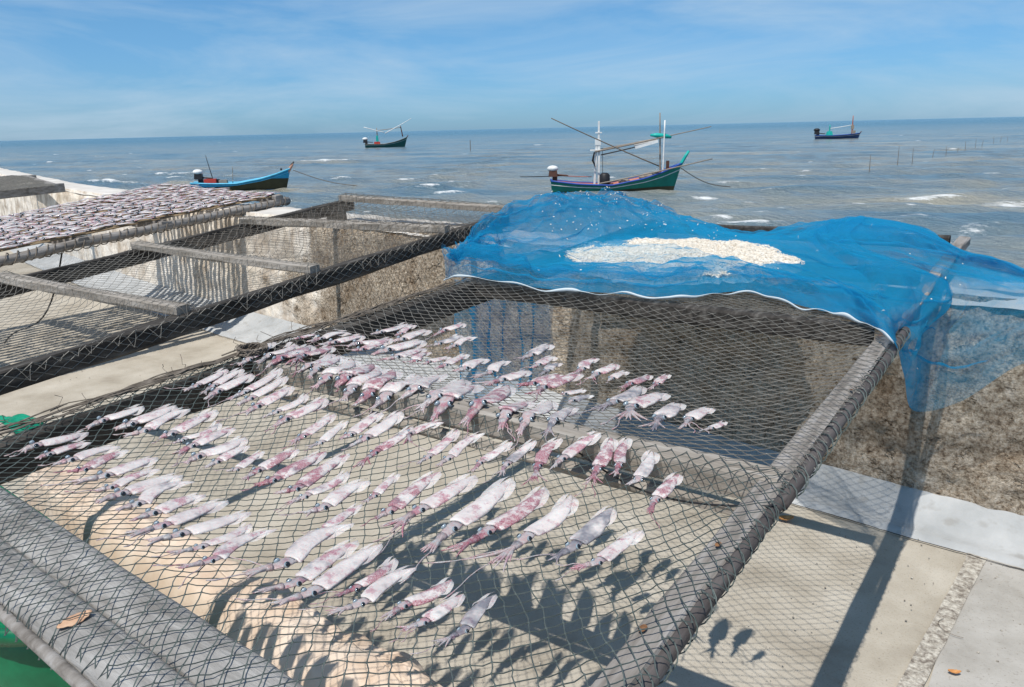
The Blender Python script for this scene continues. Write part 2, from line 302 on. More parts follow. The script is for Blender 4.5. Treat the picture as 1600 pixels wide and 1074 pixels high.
# fine blue netting: threads with gaps, denser where the weave is bunched
def blue_mat(name, cover, col=(0.010, 0.27, 0.48)):
    mt = bpy.data.materials.new(name); mt.use_nodes = True; t = mt.node_tree; t.nodes.clear(); l = t.links.new
    out = N(t, 'ShaderNodeOutputMaterial'); d = N(t, 'ShaderNodeBsdfPrincipled'); d.inputs['Roughness'].default_value = 0.6; d.inputs['Specular IOR Level'].default_value = 0.2; d.inputs['Base Color'].default_value = (*col, 1)
    tl = N(t, 'ShaderNodeBsdfTranslucent'); tl.inputs['Color'].default_value = (col[0]*1.5, min(1, col[1]*1.5), min(1, col[2]*1.5), 1)
    m1 = N(t, 'ShaderNodeMixShader'); m1.inputs['Fac'].default_value = 0.45; l(d.outputs[0], m1.inputs[1]); l(tl.outputs[0], m1.inputs[2])
    tp = N(t, 'ShaderNodeBsdfTransparent'); m2 = N(t, 'ShaderNodeMixShader'); l(tp.outputs[0], m2.inputs[1]); l(m1.outputs[0], m2.inputs[2])
    c = N(t, 'ShaderNodeTexCoord')
    n = N(t, 'ShaderNodeTexNoise'); n.inputs['Scale'].default_value = 4.0; n.inputs['Detail'].default_value = 5; n.inputs['Distortion'].default_value = 1.2; l(c.outputs['Object'], n.inputs['Vector'])
    mr = N(t, 'ShaderNodeMapRange'); mr.inputs[1].default_value = 0.3; mr.inputs[2].default_value = 0.7; mr.inputs[3].default_value = cover*0.72; mr.inputs[4].default_value = cover*1.3; l(n.outputs['Fac'], mr.inputs[0])
    wv = N(t, 'ShaderNodeTexChecker'); wv.inputs['Scale'].default_value = 330; wv.inputs['Color1'].default_value = (1.55, 1.55, 1.55, 1); wv.inputs['Color2'].default_value = (0.45, 0.45, 0.45, 1); l(c.outputs['UV'], wv.inputs['Vector'])
    g = N(t, 'ShaderNodeNewGeometry'); dt = N(t, 'ShaderNodeVectorMath', operation='DOT_PRODUCT'); l(g.outputs['Incoming'], dt.inputs[0]); l(g.outputs['Normal'], dt.inputs[1])
    ab = N(t, 'ShaderNodeMath', operation='ABSOLUTE'); l(dt.outputs['Value'], ab.inputs[0]); mx_ = N(t, 'ShaderNodeMath', operation='MAXIMUM'); l(ab.outputs[0], mx_.inputs[0]); mx_.inputs[1].default_value = 0.16
    iv = N(t, 'ShaderNodeMath', operation='DIVIDE'); iv.inputs[0].default_value = 1.0; l(mx_.outputs[0], iv.inputs[1])
    mu = N(t, 'ShaderNodeMath', operation='MULTIPLY', use_clamp=True); l(mr.outputs[0], mu.inputs[0]); l(wv.outputs['Color'], mu.inputs[1])
    op = N(t, 'ShaderNodeMath', operation='SUBTRACT'); op.inputs[0].default_value = 1.0; l(mu.outputs[0], op.inputs[1]); pw = N(t, 'ShaderNodeMath', operation='POWER'); l(op.outputs[0], pw.inputs[0]); l(iv.outputs[0], pw.inputs[1])
    cv = N(t, 'ShaderNodeMath', operation='SUBTRACT', use_clamp=True); cv.inputs[0].default_value = 1.0; l(pw.outputs[0], cv.inputs[1])
    l(cv.outputs[0], m2.inputs['Fac']); l(m2.outputs[0], out.inputs['Surface'])
    return mt
m_blue = blue_mat('blue netting', 0.28); m_blue2 = blue_mat('blue netting folded', 0.24); m_flap = blue_mat('blue netting thin', 0.07); m_blue4 = blue_mat('blue netting sheer', 0.12); m_blue3 = blue_mat('blue netting hanging', 0.68)
m_hem = plain('white hem tape', (0.58, 0.65, 0.68), 0.7, 0.12)
m_krill = M('dried shrimp', [(0.32, (0.66, 0.56, 0.44)), (0.5, (0.78, 0.72, 0.62)), (0.7, (0.84, 0.81, 0.75))], scale=60, rough=0.7, bump=0.7, bscale=120, bdist=0.008)

# sea: murky green-grey water with foam where the 'foam' attribute says it breaks
def sea_mat():
    mt = bpy.data.materials.new('sea water'); mt.use_nodes = True; t = mt.node_tree; l = t.links.new
    b = t.nodes['Principled BSDF']; b.inputs['Roughness'].default_value = 0.16; b.inputs['IOR'].default_value = 1.333
    g = N(t, 'ShaderNodeNewGeometry'); v = g.outputs['Position']
    def noise(s, d, st=(1, 1, 1), rot=0.62, r=0.6):
        mp = N(t, 'ShaderNodeMapping'); mp.inputs['Scale'].default_value = st; mp.inputs['Rotation'].default_value = (0, 0, -rot); l(v, mp.inputs['Vector'])
        n = N(t, 'ShaderNodeTexNoise'); n.inputs['Scale'].default_value = s; n.inputs['Detail'].default_value = d; n.inputs['Roughness'].default_value = r; l(mp.outputs[0], n.inputs['Vector']); return n.outputs['Fac']
    r = N(t, 'ShaderNodeValToRGB'); r.color_ramp.elements[0].position = 0.36; r.color_ramp.elements[0].color = (0.10, 0.17, 0.215, 1); r.color_ramp.elements[1].position = 0.66; r.color_ramp.elements[1].color = (0.30, 0.29, 0.235, 1)
    l(noise(0.16, 6, (0.35, 1, 1)), r.inputs['Fac'])
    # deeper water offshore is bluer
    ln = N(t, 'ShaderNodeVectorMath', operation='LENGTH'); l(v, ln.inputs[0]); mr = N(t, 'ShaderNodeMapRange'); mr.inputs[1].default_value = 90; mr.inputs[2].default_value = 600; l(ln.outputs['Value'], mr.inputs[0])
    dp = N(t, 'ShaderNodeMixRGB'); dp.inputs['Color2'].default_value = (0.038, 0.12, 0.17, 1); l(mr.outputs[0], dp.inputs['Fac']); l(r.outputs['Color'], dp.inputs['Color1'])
    at = N(t, 'ShaderNodeAttribute'); at.attribute_name = 'foam'
    fn = noise(2.6, 9, (0.45, 1, 1), r=0.78); sm = N(t, 'ShaderNodeMath', operation='MULTIPLY_ADD'); l(fn, sm.inputs[0]); sm.inputs[1].default_value = 2.6; l(at.outputs['Fac'], sm.inputs[2])
    fr = N(t, 'ShaderNodeMapRange'); fr.inputs[1].default_value = 1.72; fr.inputs[2].default_value = 2.15; l(sm.outputs[0], fr.inputs[0])
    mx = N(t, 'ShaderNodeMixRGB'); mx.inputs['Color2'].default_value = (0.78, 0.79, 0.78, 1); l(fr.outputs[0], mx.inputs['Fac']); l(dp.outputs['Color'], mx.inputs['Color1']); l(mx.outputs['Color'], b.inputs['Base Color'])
    rr = N(t, 'ShaderNodeMapRange'); rr.inputs[3].default_value = 0.16; rr.inputs[4].default_value = 0.9; l(fr.outputs[0], rr.inputs[0]); l(rr.outputs[0], b.inputs['Roughness'])
    h = N(t, 'ShaderNodeMath', operation='MULTIPLY_ADD'); l(noise(0.9, 8, (0.45, 1, 1), r=0.66), h.inputs[0]); h.inputs[1].default_value = 1.0; l(noise(3.5, 5, (0.6, 1, 1)), h.inputs[2])
    bp = N(t, 'ShaderNodeBump'); bp.inputs['Strength'].default_value = 0.9; bp.inputs['Distance'].default_value = 0.34; l(h.outputs[0], bp.inputs['Height']); l(bp.outputs[0], b.inputs['Normal'])
    return mt
m_sea = sea_mat()

# ------------------------------------------------------------------ the setting
SEA_Z = -1.6
# foot of the wall's cement fillet, as Y over X
FX = np.array([-40, -20, -11.5, -8, -5.6, -3.3, -0.8, 0.5, 4, 12]); FY = np.array([14.0, 7.3, 4.75, 4.05, 3.69, 3.45, 3.19, 3.07, 2.75, 2.0])
def foot(x): return float(np.interp(x, FX, FY))
WXS = np.concatenate([np.arange(-26, -8, 0.25), np.arange(-8, -6, 0.05), np.arange(-6, 1.2, 0.022), np.arange(1.2, 3.0, 0.05), np.arange(3.0, 9, 0.25)])
def top_z(x): return float(np.interp(x, [-12, -3.3, -0.3, 4], [0.99, 0.965, 0.925, 0.92]))
FW_ = lambda x: float(np.interp(x, [-12, -4, -0.5, 3], [0.40, 0.34, 0.27, 0.25]))
FH_ = lambda x: float(np.interp(x, [-12, -4, -0.5, 3], [0.13, 0.13, 0.10, 0.10]))

def build_ground():
    b = MB(); b.grid([[(x, y, 0.0) for x in np.linspace(-40, 14, 40)] for y in [-30, -20, -12, -6, -3, -1, 0, 1, 2, 2.4, 2.6]])
    # strip that reaches under the fillet, following the wall
    xs = np.linspace(-40, 14, 120)
    b.grid([[(x, 2.6*(1-k)+(foot(x)+0.1)*k, 0.0) for x in xs] for k in (0, 0.5, 1)])
    tag(b.build('promenade', m_ground), kind='structure')
    s = MB(); s.grid([[(x, y*(foot(x)+0.03) + (1-y)*(-3), 0.004) for x in (-0.14-0.05*(1-y), 0.6, 1.4, 2.4, 4, 8)] for y in np.linspace(0, 1, 8)])
    tag(s.build('pavement', m_slab), kind='structure')
    j = MB(); P = []
    for k in range(60):
        t = k/59; y = -1 + (foot(-0.05)+0.015+1)*t; cx = -0.19 + 0.095*(y-2.23)
        P.append([(cx+q*0.03+0.006*nz(y*9, q*3), y, 0.008+0.004*nz(y*30, q*7)) for q in (-1, -0.5, 0, 0.5, 1)])
    j.grid(P); tag(j.build('paving_joint', m_joint), kind='structure')
build_ground()

def build_wall():
    root = empty('sea_wall', (-3, 3.6, 0), 'long rough concrete sea wall with weathered stained face beside the water', 'wall')
    off = np.array([-3, 3.6, 0.0])
    f = MB(); rows = []
    for k in range(44):
        t = k/43; row = []
        for x in WXS:
            z0 = FH_(x)-0.03; z = z0 + (top_z(x)-z0)*t
            rough = float(np.interp(x, [-3.6, -1.4], [0.35, 1.0]))
            y = foot(x)+FW_(x) + 0.05*t + rough*min(1, 0.2+t*5)*(0.045*nz(x*2.1, 0, z*2.1) + 0.032*nz(x*7, 3, z*7) + 0.024*nz(x*15, 5, z*15) + 0.010*nz(x*29, 9, z*29) + 0.03*max(0, nz(x*4.3, 7, z*5.5)-0.25))
            if t > 0.9: y += 0.03*(t-0.9)/0.1
            row.append((x-off[0], y-off[1], z))
        rows.append(row)
    f.grid(rows); f.build('wall_face', m_wall, root, smooth=True)
    tp = MB(); rows = []
    for k in range(9):
        t = k/8; row = []
        for x in WXS:
            y = foot(x)+FW_(x)+0.055+0.5*t; z = top_z(x) + 0.012*nz(x*3, y*3) + 0.008*nz(x*11, y*11) - (0.03 if k in (0, 8) else 0)
            row.append((x-off[0], y-off[1], z))
        rows.append(row)
    rows.append([(x-off[0], foot(x)+FW_(x)+0.58-off[1], SEA_Z-0.5) for x in WXS])
    tp.grid(rows); tp.build('wall_top', m_walltop, root, smooth=True)
    fl = MB(); rows = []
    for k in range(8):
        t = k/7; row = []
        for x in WXS:
            y = foot(x)+FW_(x)*t + (0.012*nz(x*4, 1) + 0.006*nz(x*17, 1) if k < 2 else 0)
            z = (0.016 if k == 1 else 0.0) + FH_(x)*(0.15*t+0.85*t*t) + 0.004*nz(x*5, t*4)
            if k == 0: z = -0.01
            row.append((x-off[0], y-off[1], z))
        rows.append(row)
    fl.grid(rows); fl.build('cement_fillet', m_fillet, root, smooth=True)
    ck = MB(); rows = []
    for x in np.arange(-12, 3, 0.03):
        y = foot(x) + (0.012*nz(x*4, 1)+0.006*nz(x*17, 1)) - 0.004 + 0.004*nz(x*30, 4); w = 0.0015+0.0035*max(0, 0.5+nz(x*6, 9))
        rows.append([(x-off[0], y-w-off[1], 0.0092), (x-off[0], y+w-off[1], 0.0092)])
    ck.grid(rows); ck.build('crack', m_black, root)
build_wall()

def build_sea():
    na, nr = 820, 640
    az = np.linspace(-R(62), R(62), na); r = 3.2*np.exp(np.linspace(0, math.log(9000/3.2), nr))
    A, Rr = np.meshgrid(az, r); th = A + YAW
    X = -np.sin(th)*Rr; Y = np.cos(th)*Rr
    cd = YAW-0.12; cx, cy = math.cos(cd), math.sin(cd)         # crest direction
    S = X*cx + Y*cy; T = -X*cy + Y*cx
    Z = np.zeros_like(X); fade = 1/(1+(Rr/95)**2)
    for wl, am, an, ph in ((9, .055, .1, 0), (6.1, .05, -.22, 1.3), (4.2, .04, .3, 2.2), (2.9, .028, -.4, .4), (1.9, .018, .5, 4), (1.3, .011, -.1, 5)):
        k = 2*math.pi/wl; q = T*math.cos(an)+S*math.sin(an)
        mod = 0.6+0.4*np.sin(S*0.37/wl*3+ph*2+0.7*np.sin(T*0.21))
        w = np.sin(k*q+ph+0.6*np.sin(S*0.5+ph)); Z += 2.9*am*fade*mod*(w + 0.35*np.cos(2*(k*q+ph)))
    foam = np.zeros_like(X); U = rng.random
    def cap(px, py, lw, hgt, amp=1.0):
        p = atz(px, py, SEA_Z); s0 = p[0]*cx+p[1]*cy; t0 = -p[0]*cy+p[1]*cx; d = math.hypot(p[0], p[1])
        i0 = np.searchsorted(r, d*0.75); i1 = np.searchsorted(r, d*1.35)
        ds = S[i0:i1]-s0; dt = T[i0:i1]-t0
        a = 1.15*lw*d/FPX; bb = max(0.30, a*0.20)
        dt2 = dt - 0.10*ds*np.sin(ds/a*1.3)
        e = (np.abs(ds/a))**2.2 + (dt2/bb)**2
        foam[i0:i1] = np.maximum(foam[i0:i1], amp*np.exp(-e))
        Z[i0:i1] += hgt*np.exp(-(ds/(a*1.3))**2 - ((dt2+bb*0.3)/(bb*1.6))**2)
    for c in ((1510, 318, 100, .16), (1455, 313, 45, .1), (1575, 325, 40, .1), (1172, 354, 42, .2), (1190, 361, 20, .1), (662, 299, 24, .35), (700, 303, 30, .1), (268, 273, 32, .3), (285, 280, 30, .1),
              (172, 288, 40, .25), (130, 284, 30, .08), (530, 281, 30, .3), (505, 254, 52, .25), (470, 252, 14, .2), (602, 229, 12, .2), (1125, 288, 25, .1), (1212, 303, 20, .15), (1200, 267, 16, .12), (1258, 222, 9, .1), (1448, 196, 9, .1), (1560, 198, 8, .1), (1430, 222, 8, .1),
              (80, 254, 14, .15), (85, 242, 9, .1), (140, 245, 12, .1), (295, 244, 8, .1), (400, 230, 7, .1), (440, 227, 8, .1), (850, 205, 6, .1), (1000, 200, 9, .1), (1060, 201, 6, .1), (680, 277, 9, .1), (430, 250, 10, .1)): cap(*c)
    for _ in range(420):
        py = 212 + 165*U()**2.3; px = -250+2100*U(); hy = 215-0.02*px
        if py < hy+2: continue
        cap(px, py, (2.5+9*U()**2)*(0.5+(py-hy)/55), 0.06, 0.35+0.6*U())
    Z += SEA_Z
    n = na*nr; co_ = np.stack([X, Y, Z], -1).reshape(-1, 3)
    idx = np.arange(n).reshape(nr, na); q = np.stack([idx[:-1, :-1], idx[:-1, 1:], idx[1:, 1:], idx[1:, :-1]], -1).reshape(-1, 4)[:, ::-1]
    me = bpy.data.meshes.new('sea'); me.vertices.add(n); me.vertices.foreach_set('co', co_.astype(np.float32).ravel())
    me.loops.add(q.size); me.loops.foreach_set('vertex_index', q.astype(np.int32).ravel())
    me.polygons.add(len(q)); me.polygons.foreach_set('loop_start', np.arange(0, q.size, 4, dtype=np.int32)); me.polygons.foreach_set('loop_total', np.full(len(q), 4, np.int32))
    me.polygons.foreach_set('use_smooth', np.ones(len(q), bool))
    me.update(calc_edges=True); at = me.attributes.new('foam', 'FLOAT', 'POINT'); at.data.foreach_set('value', foam.astype(np.float32).ravel())
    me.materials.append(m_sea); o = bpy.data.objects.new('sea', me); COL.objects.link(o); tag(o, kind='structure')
build_sea()

# ------------------------------------------------------------------ netting
def make_net(b, surf, x0, x1, y0, y1, hx, hy, r, inside=None, jit=0.15, knots=True, seed=0):
    """diamond mesh of knotted cord laid over surf(x, y) -> z"""
    ni = int((x1-x0)/hx); nj = int((y1-y0)/hy); P = {}
    for i in range(ni+1):
        for j in range(nj+1):
            if (i+j) % 2: continue
            x = x0+i*hx; y = y0+j*hy
            dx = hx*(1.5*nz(x*2.3, y*2.3, seed)+0.5*nz(x*8, y*8, seed+1)+1.3*jit*nz(x*60, y*60, seed+3)); dy = hy*(1.5*nz(x*2.3, y*2.3, seed+9)+0.5*nz(x*8, y*8, seed+2)+1.3*jit*nz(x*60, y*60, seed+5))
            x += dx; y += dy
            if inside and not inside(x, y): continue
            P[(i, j)] = np.array([x, y, surf(x, y)])
    S3 = math.sqrt(3)/2
    for (i, j), p in P.items():
        for dj in (1, -1):
            q = P.get((i+1, j+dj))
            if q is None: continue
            d = q-p; ln = np.linalg.norm(d)
            if ln > 4*(hx+hy): continue
            mid = (p+q)/2; mid[2] = 0.5*mid[2]+0.5*surf(mid[0], mid[1]) - 0.0008; mid[:2] += rng.normal(0, 0.05*ln, 2)
            a = np.array([-d[1], d[0], 0.0]); a /= np.linalg.norm(a)+1e-9; c = np.cross(d/ln, a)
            vs = []
            for pt in (p, mid, q):
                vs += [pt+r*a, pt+r*(-0.5*a+S3*c), pt+r*(-0.5*a-S3*c)]
            b.add(vs, [(0, 1, 4, 3), (1, 2, 5, 4), (2, 0, 3, 5), (3, 4, 7, 6), (4, 5, 8, 7), (5, 3, 6, 8)])
        if knots:
            k = r*2.1; o = p
            b.add([o+np.array(v)*k for v in ((1, 0, 0), (-1, 0, 0), (0, 1, 0), (0, -1, 0), (0, 0, 1), (0, 0, -1))], [(0, 2, 4), (2, 1, 4), (1, 3, 4), (3, 0, 4), (2, 0, 5), (1, 2, 5), (3, 1, 5), (0, 3, 5)])
def lash(b, p0, p1, rad, pitch, r, ph=0.0, seg=10, wob=0.15):
    """cord wound round a pole"""
    p0 = np.array(p0); p1 = np.array(p1); d = p1-p0; ln = np.linalg.norm(d); d /= ln
    x = np.cross(d, [0, 0, 1.0]); x /= np.linalg.norm(x); y = np.cross(x, d); n = int(ln/pitch*seg); pts = []
    for i in range(n+1):
        t = i/n; a = 2*math.pi*ln*t/pitch+ph+1.2*nz(t*ln*6, ph); rr = rad*(1+wob*nz(t*ln*14, ph, 3))
        pts.append(p0+d*ln*t+rr*(math.cos(a)*x+math.sin(a)*y))
    b.tube(pts, r, 4)

# ---- main drying rack
XL, XR = -2.03, -0.36
def zb(y): return 0.876+0.041*y
CROSS = [1.45, 2.58, 3.45, 4.3]
def net_z(x, y):
    base = zb(y)+0.006; u = (x-XL-0.03)/(XR-XL-0.105)
    ys = [0.60]+CROSS; s = 0.0
    for a, c in zip(ys[:-1], ys[1:]):
        if a < y < c:
            v = (y-a)/(c-a); A = 0.055 if a < 1 else 0.075 if a < 2 else 0.03
            s = A*(max(0, 4*v*(1-v))**0.7)*(max(0, 4*u*(1-u))**0.55 if 0 < u < 1 else 0)
    z = base-s+0.004*nz(x*5, y*5)
    if x > XR-0.004: z -= min(0.10, (x-XR+0.004)*1.8)
    if x < XL-0.03: z -= min(0.10, (XL-0.03-x)*1.4)
    if y < 0.42: z -= min(0.15, (0.42-y)*1.8)
    return z
def on_net(px, py):
    z = 0.90
    for _ in range(25):
        p = atz(px, py, z); z = 0.5*z+0.5*net_z(min(max(p[0], XL), XR), p[1])
    p = atz(px, py, z); return p
def build_main_rack():
    o = np.array([-1.2, 2.3, 0.0])
    root = empty('drying_rack', o, 'large wooden drying rack with green-grey netting and squid, right end under the blue net', 'drying rack')
    def put(b, name, mat, **k): return b.build_off(name, mat, root, o, **k)
    for x, sx in ((XR-0.015, 1), (XL, -1)):
        b = MB(); y0, y1 = 0.36, 4.35
        if sx > 0: b.plank((x-0.030, y0, zb(y0)-0.030), (x-0.022, y1, zb(y1)-0.030), 0.052, 0.042, seg=40, wob=0.006, seed=3)
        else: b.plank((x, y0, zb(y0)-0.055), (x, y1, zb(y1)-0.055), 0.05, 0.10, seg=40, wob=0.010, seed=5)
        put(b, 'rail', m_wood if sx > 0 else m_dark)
    pts = [(XR-0.012+0.005*nz(y*2, 1), y, zb(y)-0.022+0.006*nz(y*2, 4)) for y in np.linspace(0.40, 1.42, 14)]
    b = MB(); b.tube(pts, [0.0125+0.002*nz(p[1]*4, 2) for p in pts], 10); put(b, 'pole', m_pole, smooth=True)
    pts = [(XR-0.004+0.005*nz(y*2, 8), y, zb(y)-0.020+0.006*nz(y*2, 6)) for y in np.linspace(1.36, 2.62, 16)]
    b = MB(); b.tube(pts, [0.0135+0.002*nz(p[1]*4, 2) for p in pts], 10); put(b, 'pole', m_pole, smooth=True)
    for px, py, w_ in ((1122, 852, .007), (1004, 984, .008), (1330, 608, .006)):
        p = atz(px, py, zb(1.2)); y = p[1]; p = atz(px, py, zb(y)-0.005); b = MB(); rows = []
        for i in range(7): rows.append([(p[0]+w_*i/6*(1+.4*nz(k_, px))*math.cos(k_*.524)*0.7, p[1]+w_*i/6*(1+.4*nz(k_, py))*math.sin(k_*.524)*1.3, zb(p[1])-0.0035) for k_ in range(13)])
        b.grid(rows); put(b, 'rust_mark', m_rust)
    for k, y in enumerate(CROSS):
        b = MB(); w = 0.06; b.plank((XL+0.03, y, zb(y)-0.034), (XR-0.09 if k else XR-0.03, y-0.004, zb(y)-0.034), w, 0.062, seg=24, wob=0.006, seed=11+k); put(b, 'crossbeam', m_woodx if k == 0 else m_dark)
    b = MB(); b.plank((XL+0.08, 1.412, zb(1.4)-0.082), (XR-0.06, 1.405, zb(1.4)-0.082), 0.034, 0.022, seg=24, wob=0.008, seed=21); put(b, 'batten', m_woodx)
    # near end: two broad boards side by side and a pole on the outside
    b = MB(); b.tube([(x, 0.588-0.091*(x-XL+0.1)/1.75+0.004*nz(x*4, 1), zb(.5)-0.018+0.003*nz(x*3, 5)) for x in np.linspace(XL-0.1, XR-0.02, 50)], [0.044+0.004*nz(k*0.35, 2) for k in range(50)], 18, flat=0.42); put(b, 'end_board', m_board, smooth=True)
    b = MB(); b.tube([(x, 0.502-0.087*(x-XL+0.1)/1.75+0.004*nz(x*4, 11), zb(.4)-0.018+0.003*nz(x*3, 15)) for x in np.linspace(XL-0.1, XR-0.02, 50)], [0.0425+0.002*nz(k*0.35, 12) for k in range(50)], 18, flat=0.42); put(b, 'end_board', m_board, smooth=True)
    b = MB(); pts = [(x, 0.449-0.052*(x-XL)+0.005*nz(x*3, 5), zb(.4)-0.022+0.006*nz(x*3, 7)) for x in np.linspace(XL-0.15, XR+0.1, 18)]; b.tube(pts, [0.0095+0.002*nz(p[0]*5, 3) for p in pts], 8); put(b, 'pole', m_wood, smooth=True)
    for x in (XL, XR-0.01):
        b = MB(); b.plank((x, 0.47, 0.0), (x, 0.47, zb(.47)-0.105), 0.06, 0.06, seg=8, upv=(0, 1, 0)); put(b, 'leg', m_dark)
    n = MB(); make_net(n, net_z, XL-0.06, XR+0.018, 0.40, 1.46, 0.0185, 0.0205, 0.0011, seed=1)
    put(n, 'netting', m_net)
    n = MB(); make_net(n, net_z, XL-0.05, XR+0.012, 1.44, 3.0, 0.028, 0.0190, 0.00115, inside=lambda x, y: y < 2.62 or x < XR-0.07, seed=2)
    put(n, 'netting', m_net2)
    l = MB()
    for ph in (0, 2.1): lash(l, (XR-0.012, 0.42, zb(.4)-0.022), (XR-0.012, 1.42, zb(1.42)-0.022), 0.0165, 0.075, 0.0012, ph)
    for ph in (0, 2.1): lash(l, (XR-0.004, 1.40, zb(1.4)-0.020), (XR-0.004, 2.6, zb(2.6)-0.020), 0.018, 0.085, 0.0015, ph)
    put(l, 'lashing', m_net)
    # loose net gathered along the left rail and at the corner
    g = MB()
    for k in range(46):
        y0 = 0.35+rng.random()*1.9; ln = 0.25+rng.random()*0.6; s = rng.random()*50; pts = []
        for i in range(16):
            y = y0+ln*i/15
            pts.append((XL-0.028+0.05*nz(y*5, s)-0.02*rng.random()*0, y, zb(y)+0.006+0.018*abs(nz(y*6, s, 3))))
        g.tube(pts, 0.0014+0.0012*rng.random(), 4)
    for k in range(26):
        y = 0.4+rng.random()*1.8; pts = [(XL-0.03+0.02*rng.normal(), y, zb(y)+0.01)]
        for i in range(4): pts.append(tuple(np.array(pts[-1])+[rng.normal(-0.006, 0.008), rng.normal(0, 0.010), rng.normal(0.004, 0.007)]))
        g.tube(pts, 0.0010, 3)
    for k in range(30):
        a0 = rng.random()*6.3; pts = []
        for i in range(12):
            a = a0+i*0.5; rr = 0.035+0.012*rng.random(); pts.append((XL+0.01+rr*math.cos(a)*1.1, 1.44+rr*math.sin(a)+0.01*nz(i, k), zb(1.45)+0.002+0.028*abs(math.sin(a*1.7+k))))
        g.tube(pts, 0.0018, 4)
    put(g, 'gathered_net', m_twig)
    # a slack dark line hanging below the net in front of the crossbeam
    c = MB(); A = on_net(905, 700); B = on_net(1215, 782); pts = []
    for i in range(18):
        t = i/17; p = A*(1-t)+B*t; pts.append((p[0], p[1]-0.05*math.sin(math.pi*t), p[2]-0.012-0.02*math.sin(math.pi*t)))
    c.tube(pts, 0.0022, 5); put(c, 'slack_cord', m_black)
def build_off(s, name, mat, root, o, smooth=False):
    o = np.array(o, float); s.v = [tuple(np.array(p)-o) for p in s.v]; return s.build(name, mat, root, smooth)
MB.build_off = build_off
build_main_rack()

# ---- second rack, empty, to the left
def lerp2(p, q, y): return p[0]+(q[0]-p[0])*(y-p[1])/(q[1]-p[1])
def build_second_rack():
    o = np.array([-3.65, 2.3, 0.0])
    xl = lambda y: -4.35-0.015*(y-1); xr = lambda y: -2.93-0.015*(y-1)
    def z2(x, y):
        u = (x-xl(y))/(xr(y)-xl(y)); return (0.766+0.085*y)*(1-u)+(0.750+0.076*y)*u
    root = empty('drying_rack', o, 'empty wooden drying rack with bare netting, between the squid rack and the far racks', 'drying rack')
    ya, yb = 0.25, 4.14
    for f, s in ((xl, 0), (xr, 1)):
        b = MB(); b.plank((f(ya), ya, z2(f(ya), ya)-0.036), (f(yb), yb, z2(f(yb), yb)-0.036), 0.05, 0.084, seg=50, wob=0.008, seed=41+s); b.build_off('rail', m_dark, root, o)
    ys = [(0.55, 0.6), (1.69, 1.78), (2.43, 2.50), (3.18, 3.52), (4.06, 4.18)]
    for k, (y0, y1) in enumerate(ys):
        b = MB(); b.plank((xl(y0)-0.02, y0, z2(xl(y0), y0)+0.022), (xr(y1)+0.012, y1, z2(xr(y1), y1)+0.022), 0.062, 0.042, seg=26, wob=0.008, seed=51+k); b.build_off('crossbeam', m_woodx, root, o)
    def sf(x, y):
        u = (x-xl(y))/(xr(y)-xl(y)); uc = min(max(u, 0), 1); zz = z2(x, y)+0.006
        cs = [p+(q-p)*uc for p, q in ys]
        for a_, c in zip(cs[:-1], cs[1:]):
            if a_ < y <= c:
                v = (y-a_)/(c-a_); zz -= 0.04*max(0, 4*v*(1-v))**0.7*max(0, 4*uc*(1-uc))**0.5
        for c in cs: zz += 0.045*math.exp(-((y-c)/0.06)**4) if -.02 < u < 1.02 else 0
        if u > 1.02: zz -= min(0.10, (u-1.02)*4)
        if u < -0.02: zz -= min(0.10, (-0.02-u)*4)
        return zz+0.005*nz(x*4, y*4)
    n = MB(); make_net(n, sf, -4.5, -2.8, 0.45, 4.2, 0.027, 0.027, 0.00115, inside=lambda x, y: xl(y)-0.05 < x < xr(y)+0.05, knots=False, seed=4); n.build_off('netting', m_net2, root, o)
    n = MB(); make_net(n, lambda x, y: sf(x, y)+0.004, -4.5, -2.8, 2.7, 4.2, 0.032, 0.026, 0.0011, inside=lambda x, y: xl(y)-0.04 < x < xr(y)+0.03, knots=False, seed=14); n.build_off('netting', m_twig, root, o)
    # net hanging over the outer face of the right rail
    n = MB(); hx = 0.032; rows = []
    for j in range(5):
        rows.append([(xr(y)+0.030+0.003*nz(y*9, j), y, z2(xr(y), y)+0.008-j*0.017+0.004*nz(y*7, j*3)) for y in np.arange(0.4+(j % 2)*hx, 4.1, 2*hx)])
    for j in range(4):
        for i in range(min(len(rows[j]), len(rows[j+1]))):
            n.tube([rows[j][i], rows[j+1][i]], 0.0014, 3, False)
            k = i-1 if j % 2 == 0 else i+1
            if 0 <= k < len(rows[j+1]): n.tube([rows[j][i], rows[j+1][k]], 0.0014, 3, False)
    n.build_off('net_edge', m_net2, root, o)
    for f in (xl, xr):
        b = MB(); b.plank((f(.3), 0.3, 0), (f(.3), 0.3, z2(f(.3), .3)-0.08), 0.06, 0.06, seg=6, upv=(0, 1, 0)); b.build_off('leg', m_dark, root, o)
        b = MB(); yw = 3.98; b.box((f(yw), yw, (top_z(f(yw))+z2(f(yw), yw)-0.078)/2), (0.09, 0.12, z2(f(yw), yw)-0.078-top_z(f(yw))+0.02), taper=.94); b.build_off('packing_block', m_dark, root, o)
build_second_rack()

